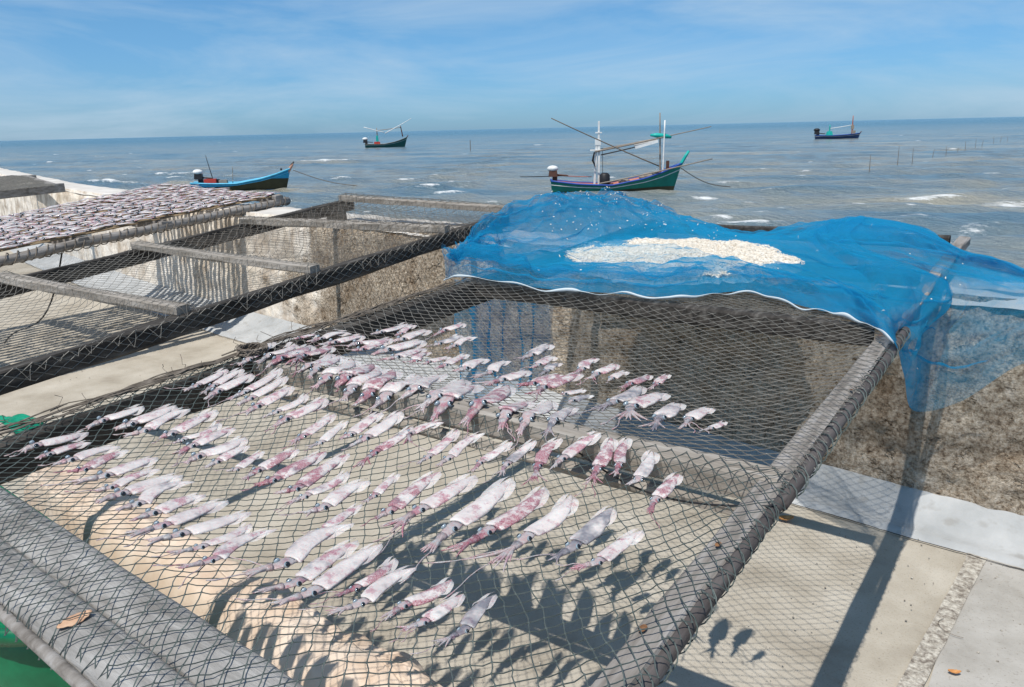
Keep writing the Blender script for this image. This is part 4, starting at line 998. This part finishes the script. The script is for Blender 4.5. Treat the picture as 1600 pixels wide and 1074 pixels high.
def build_krill():
    """heap of tiny dried shrimp: base mound plus thousands of little bodies, and a thin fold of net over its front half"""
    zc = lambda y: zb(y)+0.047
    ctr = np.array([-1.46, 3.34]); ax = np.array([0.60, -0.02]); U_ = np.array([0.98, 0.10]); V_ = np.array([-0.16, 0.98])
    def bedpt(px, py, dz):
        z = 1.04
        for _ in range(12): p = atz(px, py, z); z = zc(p[1])+dz
        return atz(px, py, z)
    out = [bedpt(px, py, 0.004 if py > 410 else 0.02) for px, py in ((884, 390), (915, 379), (960, 372), (1030, 370), (1110, 371), (1180, 378), (1225, 390), (1254, 407), (1240, 414), (1195, 420), (1150, 428), (1060, 433), (985, 430), (930, 418), (898, 402))]
    out = np.array([p[:2] for p in out]); c = out.mean(0)
    ang = np.arctan2(out[:, 1]-c[1], out[:, 0]-c[0]); rad = np.hypot(out[:, 0]-c[0], out[:, 1]-c[1]); od = np.argsort(ang); ang, rad = ang[od], rad[od]
    def rb(a): return float(np.interp(a, np.concatenate([ang-2*math.pi, ang, ang+2*math.pi]), np.tile(rad, 3)))
    def hz(x, y):
        a = math.atan2(y-c[1], x-c[0]); q = math.hypot(x-c[0], y-c[1])/rb(a)
        return zc(y)+0.026*max(0, 1-q**3)+0.014*nz(x*8, y*8)+0.010*nz(x*26, y*26)
    b = MB(); rows = []
    for i in range(40):
        q = i/39; rows.append([])
        for k in range(121):
            a = -math.pi+2*math.pi*k/120; r_ = rb(a)*q*(1+0.05*nz(k*0.9, q*2)*q); x = c[0]+r_*math.cos(a); y = c[1]+r_*math.sin(a)
            rows[-1].append((x, y, hz(x, y)-(0.03 if i == 39 else 0)))
    b.grid(rows)
    for _ in range(15000):
        a = rng.random()*2*math.pi; q = math.sqrt(rng.random())*1.02; x = c[0]+rb(a)*q*math.cos(a); y = c[1]+rb(a)*q*math.sin(a)
        z = hz(x, y)+0.002+0.004*rng.random(); th = rng.random()*6.3; l_ = 0.004+0.006*rng.random(); w = 0.0015; ti = rng.normal(0, 0.35)
        d = np.array([math.cos(th), math.sin(th), ti]); s_ = np.array([-math.sin(th), math.cos(th), 0]); p = np.array([x, y, z]); up = np.array([0, 0, 1.0])
        b.add([p-d*l_, p+s_*w, p-s_*w, p+up*w*1.6, p+d*l_+up*0.002], [(0, 1, 3), (0, 3, 2), (1, 4, 3), (3, 4, 2), (0, 2, 1), (1, 2, 4)])
    # strays scattered up the net
    def bit(p, l_):
        th = rng.random()*6.3; d = np.array([math.cos(th), math.sin(th), rng.normal(0, .4)]); s_ = np.array([-math.sin(th), math.cos(th), 0]); up = np.array([0, 0, 1.0]); w = 0.0026
        b.add([p-d*l_, p+s_*w, p-s_*w, p+up*w*1.6, p+d*l_+up*0.002], [(0, 1, 3), (0, 3, 2), (1, 4, 3), (3, 4, 2), (0, 2, 1), (1, 2, 4)])
    for sh_, a0, a1, t0, t1, cnt in ((0, .22, .50, .50, .80, 90), (2, .5, .98, .55, .97, 70), (0, .05, .95, .1, .9, 60)):
        S_ = SHEETS[sh_]
        for _ in range(cnt):
            rw = S_[int((a0+(a1-a0)*rng.random())*(len(S_)-1))]; p = rw[int((t0+(t1-t0)*rng.random())*(len(rw)-1))]; bit(p+np.array([0, -0.004, 0.006]), 0.003+0.004*rng.random())
    tag(b.build('dried_shrimp', m_krill, origin=(c[0], c[1], zc(c[1]))), 'white heap of tiny dried shrimp spread on the blue net', 'dried shrimp', kind='stuff')
    # thin fold over the front half
    f = MB(); rows = []
    edge = [bedpt(px, py, 0.025) for px, py in ((880, 394), (930, 388), (1000, 384), (1060, 391), (1110, 402), (1165, 419))]
    low = [bedpt(px, py, 0.0) for px, py in ((880, 402), (930, 428), (1000, 440), (1060, 442), (1120, 438), (1170, 428))]
    for i in range(60):
        s = i/59; e = cr(edge, s); l_ = cr(low, s); row = []
        for j in range(26):
            t = j/25; p = e*(1-t)+l_*t; z = max(p[2]*0+hz(p[0], p[1])+0.012, zc(p[1])+0.02)
            row.append((p[0], p[1], z+0.008*(1-2*abs(nz(s*7, t*5, 5)))+0.004*nz(s*25, t*15)))
        rows.append(row)
    f.grid(rows); ob = f.build('net_flap', m_flap, smooth=True, origin=(c[0], c[1]-0.2, zc(c[1])))
    me = ob.data; uv = me.uv_layers.new(name='UVMap'); vi = np.empty(len(me.loops), np.int32); me.loops.foreach_get('vertex_index', vi)
    uv.data.foreach_set('uv', np.stack([(vi//26)/60*1.2, (vi % 26)/26*0.6], -1).astype(np.float32).ravel())
    net = [q for q in bpy.data.objects if q.name.startswith('fishing_net')][0]; bpy.context.view_layer.update(); ob.parent = net; ob.matrix_parent_inverse = net.matrix_world.inverted()
build_krill()

# ------------------------------------------------------------------ things on the promenade
def build_small():
    # green tub under the near end of the rack
    o = np.array([-2.6, 0.82, 0.0]); C4 = [np.array(p) for p in ((-3.35, 0.56), (-2.22, 0.64), (-1.80, 1.0), (-3.35, 1.10))]
    def loop(z, k):
        c = sum(C4)/4; pts = []
        for i in range(4):
            a, b_, d = C4[i-1], C4[i], C4[(i+1) % 4]
            u = (a-b_)/np.linalg.norm(a-b_)*0.10; v = (d-b_)/np.linalg.norm(d-b_)*0.10
            for t in np.linspace(0, 1, 7): q = (b_+u)*(1-t)**2+2*b_*t*(1-t)+(b_+v)*t*t; pts.append((c[0]+(q[0]-c[0])*k-o[0], c[1]+(q[1]-c[1])*k-o[1], z))
        return pts
    root = empty('plastic_tub', o, 'glossy green plastic tub under the near end of the squid rack', 'tub')
    def lofts(name, ls):
        b = MB(); n = len(ls[0]); vs = [p for l_ in ls for p in l_]
        b.add(vs, [(i*n+k, i*n+(k+1) % n, (i+1)*n+(k+1) % n, (i+1)*n+k) for i in range(len(ls)-1) for k in range(n)]); return b
    b = lofts('body', [loop(z, k) for z, k in ((0.0, .84), (0.02, .88), (.30, .965), (.305, .95), (.03, .86))]); b.add(loop(0.03, .86), [tuple(range(28))]); b.build('body', m_tub, root, smooth=True)
    b = lofts('rim', [loop(z, k) for z, k in ((.285, .968), (.29, 1.02), (.318, 1.025), (.335, 1.0), (.335, .97), (.30, .948))]); b.build('rim', m_tub, root, smooth=True)
    # peach coloured sheet bulging beneath the netting
    poly = [(30, 745), (48, 705), (105, 688), (180, 715), (260, 775), (330, 835), (430, 895), (470, 945), (560, 983), (640, 1010), (680, 1030), (735, 1080), (700, 1150), (480, 1080), (330, 970), (200, 880), (90, 800)]
    P = np.array([atz(px, py, 0.17)[:2] for px, py in poly]); P = np.concatenate([P, P[:1]]); rows = []
    cc = P[:-1].mean(0); spine = [np.array(p) for p in ((-3.4, 1.30), (-2.75, 1.33), (-2.2, 1.32), (-1.75, 1.32), (-1.4, 1.28))]
    for i in range(26):
        q = i/25; row = []
        for k in range(201):
            x = k/200*(len(P)-1); a = int(min(x, len(P)-2)); f = x-a; f = f*f*(3-2*f)*0.4+f*0.6; e = P[a]*(1-f)+P[a+1]*f
            u = np.clip((e[0]+3.6)/2.4, 0, 1); sp = cr(spine, u); p = sp+(e-sp)*q*(1+0.05*nz(k*0.21, 3)+0.035*nz(k*0.6, 8))
            z = 0.10*(1-q**4)+0.10+0.03*nz(p[0]*4, p[1]*4)+0.020*(1-2*abs(nz(p[0]*6, p[1]*8, 4)))+0.03*q*nz(k*0.35, 2)-0.05*q**6
            row.append((p[0], p[1], max(0.02, z-0.02)))
        rows.append(row)
    b = MB(); b.grid(rows); ob = b.build('plastic_sheet', m_sack, smooth=True, origin=(-2.2, 1.2, 0.0)); md = ob.modifiers.new('t', 'SOLIDIFY'); md.thickness = 0.004
    tag(ob, 'crumpled peach coloured plastic sheet beneath the front of the squid rack', 'plastic sheet')
    # scrap of green tarpaulin at the left edge, partly under a beige sheet
    def sheet(name, mat, px, z0, amp, seed, label, cat):
        Pp = np.array([atz(x, y, z0)[:2] for x, y in px]); c = Pp.mean(0); n = len(Pp); rows = []
        for i in range(18):
            q = i/17; rows.append([])
            for k in range(81):
                x = k/80*n; a = int(x) % n; f = x-int(x); e = Pp[a]*(1-f)+Pp[(a+1) % n]*f; p = c+(e-c)*q
                rows[-1].append((p[0], p[1], z0+amp*(0.6+nz(p[0]*6, p[1]*6, seed))*(1-q**5)+amp*0.5*abs(nz(p[0]*17, p[1]*17, seed))))
        bb = MB(); bb.grid(rows); ob = bb.build(name, mat, smooth=True, origin=(c[0], c[1], 0)); md = ob.modifiers.new('t', 'SOLIDIFY'); md.thickness = 0.004; tag(ob, label, cat)
    sheet('tarpaulin', m_tarp, [(-60, 650), (5, 652), (40, 653), (72, 660), (60, 672), (30, 690), (-60, 700)], 0.012, 0.06, 3, 'bright green tarpaulin scrap on the ground at the left edge', 'tarpaulin')
    sheet('canvas_sheet', m_ground, [(-120, 640), (-10, 655), (18, 672), (35, 690), (0, 715), (-120, 730)], 0.06, 0.05, 6, 'beige sheet lying over the green tarpaulin at the left edge', 'sheet')
    def leaf(c, ln, w, ang, mat, label, curl=0.3, up=0.0):
        b = MB(); rows = []
        for i in range(11):
            t = i/10; wd = w*math.sin(math.pi*min(1, t*0.93+0.04))**0.8
            row = []
            for q in (-1, -.5, 0, .5, 1):
                x = ln*(t-0.5); y = wd*q; z = curl*w*abs(q)**1.5*1.1+curl*ln*0.5*(t-0.5)**2*2+0.003+0.002*nz(t*8, q*3, ln*100)
                row.append((x*math.cos(ang)-y*math.sin(ang), x*math.sin(ang)+y*math.cos(ang), z))
            rows.append(row)
        b.grid(rows); ob = b.build('dry_leaf', mat, smooth=True, origin=tuple(c), local=True); md = ob.modifiers.new('t', 'SOLIDIFY'); md.thickness = 0.0012; tag(ob, label, 'leaf')
    g = atz(1228, 814, 0.006); leaf(g, 0.062, 0.020, YAW+0.0, m_leaf, 'orange dry leaf on the ground beside the rack corner', 0.5)
    g = atz(1491, 1053, 0.008); leaf(g, 0.036, 0.009, YAW-0.2, m_leaf, 'small orange leaf on the gravel joint near the bottom right', 0.5)
    g = atz(118, 973, zb(.5)-0.006); leaf(g, 0.052, 0.014, YAW+0.95, m_leaf2, 'pale brown dry leaf lying on the near end board of the rack', 0.12)
    b = MB(); g = atz(1510, 985, 0.012); pts = [np.array([g[0]+0.05*math.cos(a)*1.2-0.02, g[1]+0.05*math.sin(a), 0.012]) for a in np.linspace(2.5, 5.0, 14)]
    b.tube([p-g for p in pts], 0.0009, 4); tag(b.build('twig', m_rope, origin=tuple(g), local=True), 'thin curved twig on the grey pavement at right', 'twig')
    # pebbles and crumbs, past counting
    b = MB()
    for _ in range(900):
        u = rng.random(); x = (-6.5+6.8*rng.random()) if u < 0.6 else (-0.6+1.0*rng.random()); y = 0.7+2.5*rng.random(); r = 0.0012+0.0035*rng.random()**3
        b.ball((x, y, 0.005+r*0.3), r, 5, 4, (1, 0.6+0.5*rng.random(), 0.6))
    tag(b.build('pebbles', m_joint), 'scattered grit and pebbles on the promenade', 'pebbles', kind='stuff')
build_small()

# ------------------------------------------------------------------ boats
def paint(name, c, rough=0.45): return M(name, [(0.3, tuple(q*0.75 for q in c)), (0.7, tuple(min(1, q*1.15) for q in c))], scale=3, detail=7, rough=rough, speck=(7, 0.60, 0.78, tuple(q*0.5+0.03 for q in c), 0.5))
m_hg = paint('green hull paint', (0.012, 0.21, 0.155)); m_hgd = paint('dark green hull paint', (0.015, 0.10, 0.085)); m_hb = paint('blue hull paint', (0.02, 0.34, 0.58)); m_hn = paint('navy hull paint', (0.02, 0.055, 0.15))
m_red = paint('oxide red paint', (0.42, 0.13, 0.08)); m_blu = paint('blue stripe paint', (0.03, 0.09, 0.36)); m_teal = paint('teal paint', (0.01, 0.38, 0.33)); m_lb = paint('light blue paint', (0.12, 0.52, 0.74))
m_weed = paint('weedy bottom', (0.07, 0.065, 0.035), 0.8); m_spar = plain('grey spar', (0.26, 0.22, 0.18), 0.8); m_redbox = paint('red box', (0.50, 0.06, 0.04)); m_brown = plain('rusty engine', (0.10, 0.045, 0.03), 0.6); m_pinkw = plain('faded wood', (0.5, 0.28, 0.2), 0.7)
def boat(name, label, base, rz, Ln, beam, stern_z, mid_z, bow_z, hull_m, stripe_m, inner_m, post_m, big=False, weed=0.0, post=0.5):
    root = empty(name, base, label, 'boat', rz=rz)
    ns = 26
    def hb(t): return beam/2*float(np.interp(t, [0, .08, .3, .55, .75, .9, .97, 1], [.62, .72, .95, 1, .82, .42, .15, .02]))
    def sh(t): return float(np.interp(t, [0, .2, .45, .7, .85, 1], [stern_z, mid_z+(stern_z-mid_z)*.35, mid_z, mid_z+(bow_z-mid_z)*.30, mid_z+(bow_z-mid_z)*.60, bow_z]))
    def xs(t, v): return -Ln/2+Ln*t - (1-v)*0.26*bow_z*max(0, (t-0.7)/0.3)**1.5*1.3 + (1-v)*0.12*max(0, (0.1-t)/0.1)
    sv = [0, .2, .4, .6, .8, 1.0]
    def sec(t, v):
        z0 = -0.35*(1-0.3*t); z1 = sh(t); z = z0+(z1-z0)*v; w = hb(t)*(0.25+0.75*v**0.55); return xs(t, v), w, z
    b = MB()
    for sg in (-1, 1):
        rows = [[(lambda q: (q[0], sg*q[1], q[2]))(sec(i/ns, v)) for v in (sv if sg > 0 else sv)] for i in range(ns+1)]
        if sg > 0: rows = rows[::-1]
        b.grid(rows)
    tr = [sec(0, v) for v in sv]; b.add([(p[0], p[1], p[2]) for p in tr]+[(p[0], -p[1], p[2]) for p in tr[::-1]], [tuple(range(12))])
    b.build('hull', hull_m, root, smooth=True)
    if weed:
        b = MB()
        for sg in (-1, 1):
            rows = []
            for i in range(ns+1):
                t = i/ns; row = []
                for k in range(4):
                    lim = weed*float(np.interp(t, [0, .4, .8, 1], [.35, .4, 1, .95])); z0 = -0.35*(1-0.3*t); z = z0+(lim-z0)*k/3; v = (z-z0)/(sh(t)-z0); q = sec(t, v); row.append((q[0]+0.002, sg*(q[1]+0.012), q[2]))
                rows.append(row)
            b.grid(rows if sg < 0 else rows[::-1])
        b.build('weedy_bottom', m_weed, root, smooth=True)
    b = MB()
    for sg in (-1, 1):
        pts = []
        for i in range(ns+1):
            q = sec(i/ns, 1.0); pts.append((q[0], sg*(q[1]+0.01), q[2]))
        b.tube(pts, 0.045, 6)
    b.build('gunwale', stripe_m, root, smooth=True)
    b = MB()
    for sg in (-1, 1):
        pts = []
        for i in range(ns+1):
            q = sec(i/ns, 0.80 if big else 0.86); pts.append((q[0], sg*(q[1]+0.012), q[2]))
        b.tube(pts, 0.022, 5)
    b.build('rubbing_strake', m_white if big else stripe_m, root)
    b = MB(); b.grid([[(xs(t, .9), w*hb(t)*0.95, (sh(t)-0.01 if abs(w) > .99 else sh(t)-0.2 if abs(w) > .8 else max(sh(t)-0.36, -0.12))) for w in (-1, -.86, -.55, 0, .55, .86, 1)] for t in np.linspace(0.02, .97, 20)]); b.build('inside', inner_m, root)
    for t in ((.12, .3, .62, .8) if big else (.2, .45, .75)):
        b = MB(); b.box((xs(t, .9), 0, sh(t)-0.10), (0.14, hb(t)*1.84, 0.04)); b.build('thwart', inner_m, root)
    x1 = xs(1, 1); b = MB(); b.tube([(x1-0.16, 0, bow_z-0.25), (x1-0.02, 0, bow_z), (x1+0.14*post/.5, 0, bow_z+post*0.55), (x1+0.28*post/.5, 0, bow_z+post)], [0.075, 0.085, 0.08, 0.065], 8); b.build('bow_post', post_m, root, smooth=True)
    return root, sec, sh, hb, xs
def spar(root, name, p, q, r0, r1, mat):
    b = MB(); p = np.array(p, float); q = np.array(q, float); sag = np.linalg.norm(q-p)*0.006
    b.tube([p+(q-p)*t+np.array([0, 0, -sag*4*t*(1-t)]) for t in np.linspace(0, 1, 7)], [r0+(r1-r0)*t for t in np.linspace(0, 1, 7)], 6); return b.build(name, mat, root, smooth=True)
def engine(root, x, z, cap_m, body_m, s=1.0):
    b = MB(); b.box((x, 0, z+0.14*s), (0.30*s, 0.26*s, 0.20*s), taper=.85); b.box((x+0.06*s, 0, z), (0.16*s, 0.16*s, 0.2*s)); b.tube([(x+.12*s, 0, z+.1*s), (x+0.5*s, 0, z+0.06*s)], 0.03*s, 6); e = b.build('engine', body_m, root)
    b = MB(); b.ball((x-.01*s, 0, z+0.30*s), 0.19*s, 10, 7, (1, .8, .55)); b.build('engine_cap', cap_m, e, smooth=True)
def place(px, py): 
    p = atz(px, py, SEA_Z); return (p[0], p[1], SEA_Z+0.02)
def big_boat():
    Ln = 6.55
    root, sec, sh, hb, xs = boat('fishing_boat', 'green wooden fishing boat with white mast and long crossed poles, nearest boat on the right', place(962, 300), YAW-0.02, Ln, 1.75, 0.62, 0.36, 1.32, m_hg, m_blu, m_red, m_teal, big=True, weed=0.22, post=0.58)
    X = lambda px: (px-858)/30.9-Ln/2; Z = lambda py: (300-py)/30.9
    b = MB()
    for dx in (-0.10, 0.12):
        b.plank((X(929)+dx, 0, 0.2), (X(931)+dx*0.55, 0, Z(222)), 0.10, 0.10, seg=4, wob=0, upv=(0, 1, 0))
    b.plank((X(932), 0, Z(240)), (X(932.5), 0, Z(194)), 0.09, 0.09, seg=4, wob=0, upv=(0, 1, 0))
    b.box((X(931), 0, Z(237)), (0.75, 0.16, 0.07)); b.box((X(932), 0, Z(211)), (0.32, 0.14, 0.06)); b.box((X(931), 0, Z(225)), (0.28, 0.14, 0.3)); b.build('white_mast', m_white, root)
    spar(root, 'mast', (X(1028), 0.05, 0.4), (X(1025), 0.05, Z(184)), 0.05, 0.03, m_spar); spar(root, 'mast', (X(1031), -0.10, 0.4), (X(1032), -0.10, Z(195)), 0.05, 0.035, m_white)
    spar(root, 'long_pole', (X(1022), -0.7, Z(262)), (X(859), -0.9, Z(188.5)), 0.035, 0.025, m_rope)
    spar(root, 'long_pole', (X(931), -0.80, Z(286)), (X(1103), -0.55, Z(253)), 0.04, 0.028, m_spar)
    spar(root, 'boom', (X(926), -0.1, Z(239)), (X(1030), -0.1, Z(220)), 0.045, 0.035, m_spar); spar(root, 'boom', (X(928), 0.15, Z(237)), (X(1104), 0.15, Z(206)), 0.035, 0.022, m_spar); spar(root, 'boom', (X(935), -0.25, Z(244)), (X(1020), -0.25, Z(226)), 0.035, 0.03, m_black)
    for k in range(2):
        b = MB(); b.box((X(1004), -0.3+0.3*k, Z(230-3*k)), (1.15, 0.05, 0.13), ax=[(math.cos(.25), 0, math.sin(.25)), (0, 1, 0), (-math.sin(.25), 0, math.cos(.25))]); b.build('white_board', m_white, root)
    b = MB(); b.tube([(X(1011), 0, Z(216.5)), (X(1020), 0, Z(217)), (X(1035), 0, Z(218.5)), (X(1043), 0, Z(220.5))], [0.05, 0.11, 0.11, 0.06], 8); b.build('rolled_awning', m_teal, root, smooth=True)
    engine(root, X(862), 0.74, m_white, m_brown, 1.5); spar(root, 'tail_shaft', (X(882), 0, Z(274)), (X(811), 0, Z(274.5)), 0.03, 0.02, m_black); spar(root, 'tiller', (X(870), 0, Z(274)), (X(922), 0.1, Z(277)), 0.022, 0.02, m_red)
    b = MB(); b.tube([(X(941), -0.3, 0.25), (X(941), -0.3, 0.4), (X(941), -0.3, 0.85), (X(941), -0.3, 0.95)], [0.22, 0.26, 0.26, 0.14], 12); b.build('black_drum', m_black, root, smooth=True)
    b = MB(); b.ball((X(988), 0, 0.30), 0.36, 10, 7, (1, 1, .6)); b.build('blue_bundle', m_blu, root, smooth=True)
    for px_, s in ((972, .22), (1010, .25), (1020, .22), (1002, .18)):
        b = MB(); b.ball((X(px_), 0.1, 0.42+ (px_-960)*0.006), s, 9, 6, (1.4, 1, .7)); b.build('net_bundle', m_spar if px_ < 1015 else m_black, root, smooth=True)
    b = MB(); b.plank((X(1038), -.1, 0.9), (X(1038), -.1, Z(255)), 0.14, 0.14, seg=3, wob=0, upv=(0, 1, 0)); b.build('bollard', m_brown, root)
    b = MB()
    for k in range(3): b.tube([(X(926-k*0.6), -0.12, Z(240)), (X(924-k), -0.16, Z(252)), (X(927), -0.14, Z(262))], 0.02, 4)
    b.tube([(X(938), 0, Z(238)), (X(938.5), -.1, Z(275))], 0.012, 4); b.build('rigging', m_black, root)
    return root
big_boat()
def blue_boat():
    Ln = 5.75; k = 26.2
    root, sec, sh, hb, xs = boat('motor_boat', 'small sky-blue open motor boat with weedy bow, moored behind the far left rack', place(380, 297), YAW+0.16, Ln, 1.55, 0.50, 0.40, 1.16, m_hb, m_lb, m_lb, m_pinkw, weed=0.62, post=0.28)
    X = lambda px: (px-304)/k-Ln/2; Z = lambda py: (298-py)/k
    engine(root, X(315), 0.62, m_white, m_black, 1.6)
    b = MB(); b.box((X(332), 0, 0.52), (0.72, 0.5, 0.34), taper=.93); b.build('red_box', m_redbox, root)
    b = MB(); b.box((X(351), 0, 0.48), (0.5, 0.4, 0.26), taper=.9); b.build('grey_box', m_spar, root)
    b = MB(); b.box((X(343), 0.2, 0.5), (0.14, 0.2, 0.3)); b.build('fuel_can', m_black, root)
    spar(root, 'rod', (X(337), 0, 0.4), (X(329), 0, Z(244)), 0.028, 0.016, m_black); spar(root, 'rod', (X(365), 0, 0.4), (X(367), 0, Z(262)), 0.024, 0.016, m_spar)
    b = MB(); b.tube([(X(455), 0, 1.3), (X(458), 0, 1.42), (X(461), 0, 1.56)], [0.06, .07, .03], 6); b.build('bow_tip', m_black, root)
    b = MB(); b.ball((X(440), .1, 1.12), 0.07, 6, 5); b.build('cleat', m_black, root)
blue_boat()
def far_boat(px, py, label, wpx, hull_m, stripe_m, inner_m, kind):
    base = place(px, py); dist = (np.array(base)-EYE)@FW; k = FPX/dist; Ln = wpx/k
    h = 1.0/k*1.0
    root, sec, sh, hb, xs = boat('fishing_boat', label, base, YAW+(0.10 if px < 800 else -0.25), Ln, 2.3, 7*h*0.8, 5*h, (15 if kind == 0 else 8)*h, hull_m, stripe_m, inner_m, m_brown, big=True, post=2.5*h)
    X = lambda q: (q-(px-wpx/2))/k-Ln/2; Z = lambda q: (py-q)/k
    if kind == 0:
        engine(root, X(572), Z(224), m_white, m_black, 3.0)
        spar(root, 'mast', (X(591), 0, Z(222)), (X(590.5), 0, Z(201)), 0.16, 0.08, m_spar); spar(root, 'mast', (X(630), 0, Z(215)), (X(627.5), 0, Z(199)), 0.14, 0.1, m_brown)
        spar(root, 'boom', (X(571), -.3, Z(199.5)), (X(602), -.3, Z(208)), 0.08, 0.08, m_white); spar(root, 'boom', (X(603), -.3, Z(209.5)), (X(645), -.3, Z(188)), 0.10, 0.05, m_white); spar(root, 'boom', (X(590), .3, Z(205)), (X(628), .3, Z(201)), 0.07, 0.07, m_spar)
        b = MB(); b.box((X(590.5), 0, Z(217)), (0.55, 0.5, 1.2), taper=.7); b.build('awning', m_teal, root)
        b = MB(); b.box((X(590), 0, Z(224.5)), (1.2, 0.9, 0.7)); b.build('engine_box', m_redbox, root)
    else:
        engine(root, X(1277.5), Z(211), m_black, m_black, 3.0)
        spar(root, 'mast', (X(1296), 0, Z(212)), (X(1296), 0, Z(196)), 0.15, 0.10, m_teal); spar(root, 'mast', (X(1329), 0, Z(212)), (X(1328.5), 0, Z(183)), 0.16, 0.07, m_red)
        spar(root, 'boom', (X(1297), 0, Z(201.5)), (X(1328), 0, Z(197)), 0.06, 0.06, m_white)
        b = MB(); b.box((X(1296), 0, Z(209)), (1.2, 0.8, 0.8), taper=.7); b.build('awning', m_teal, root)
        b = MB(); b.box((X(1331), 0, Z(209)), (0.6, 0.6, 0.9)); b.box((X(1329), 0, Z(200)), (0.5, 0.3, 0.7)); b.build('net_bundle', m_spar, root)
far_boat(604, 230.5, 'distant dark green fishing boat with a raised bow and white poles', 66, m_hgd, m_spar, m_red, 0)
far_boat(1308, 217, 'distant navy blue fishing boat near the horizon at right', 66, m_hn, m_blu, m_spar, 1)
def ropes():
    for p, q, lab in (((1063, 262, 38.5), (1141, 292), 'mooring rope running from the green fishing boat into the water'), ((458, 266, 47.0), (577, 291), 'mooring rope running from the blue motor boat into the water')):
        d = ray(p[0], p[1]); a = EYE+d*p[2]/(d@FW); b_ = atz(q[0], q[1], SEA_Z); b = MB()
        b.tube([(a*(1-t)+b_*t-np.array([0, 0, 0.25*math.sin(math.pi*t)]))-a for t in np.linspace(0, 1, 14)], 0.022, 5); tag(b.build('mooring_rope', m_rope, origin=tuple(a), local=True), lab, 'rope')
ropes()
def stakes():
    ST = [(1358, 271, 243), (1402, 260, 229), (1425, 257, 232), (1457, 247, 233), (1478, 244, 229), (1496, 239, 231), (1508, 236, 222), (1524, 231, 217), (1534, 230, 219), (1552, 225, 214), (1563, 222, 214), (1574, 221, 213)]
    nm = ['tallest and nearest stake', 'second stake', 'third stake', 'fourth stake', 'fifth stake', 'sixth stake', 'seventh stake', 'eighth stake', 'ninth stake', 'tenth stake', 'eleventh stake', 'last and farthest stake']
    for (px, py, top), n_ in zip(ST, nm):
        p = atz(px, py, SEA_Z); k = FPX/((p-EYE)@FW); h = (py-top)/k; b = MB()
        ln = rng.normal(0, 0.03); b.tube([(0, 0, -0.4), (ln*.3, 0, h*.35), (ln, 0, h*.7), (ln*1.6, 0.02, h)], [0.024, 0.021, 0.017, 0.012], 6)
        tag(b.build('sea_stake', m_rope, origin=tuple(p), local=True), f'{n_} from the left in the line of wooden stakes in the sea' if 'and' not in n_ else f'{n_} in the line of thin wooden stakes standing in the sea', 'stake', 'stakes in the sea')
    p = atz(735, 236, SEA_Z); b = MB(); b.tube([(0, 0, -0.3), (0.02, 0, 1.6)], 0.05, 6); tag(b.build('sea_stake', m_rope, origin=tuple(p), local=True), 'lone thin stake in the sea between the two green boats', 'stake')
stakes()
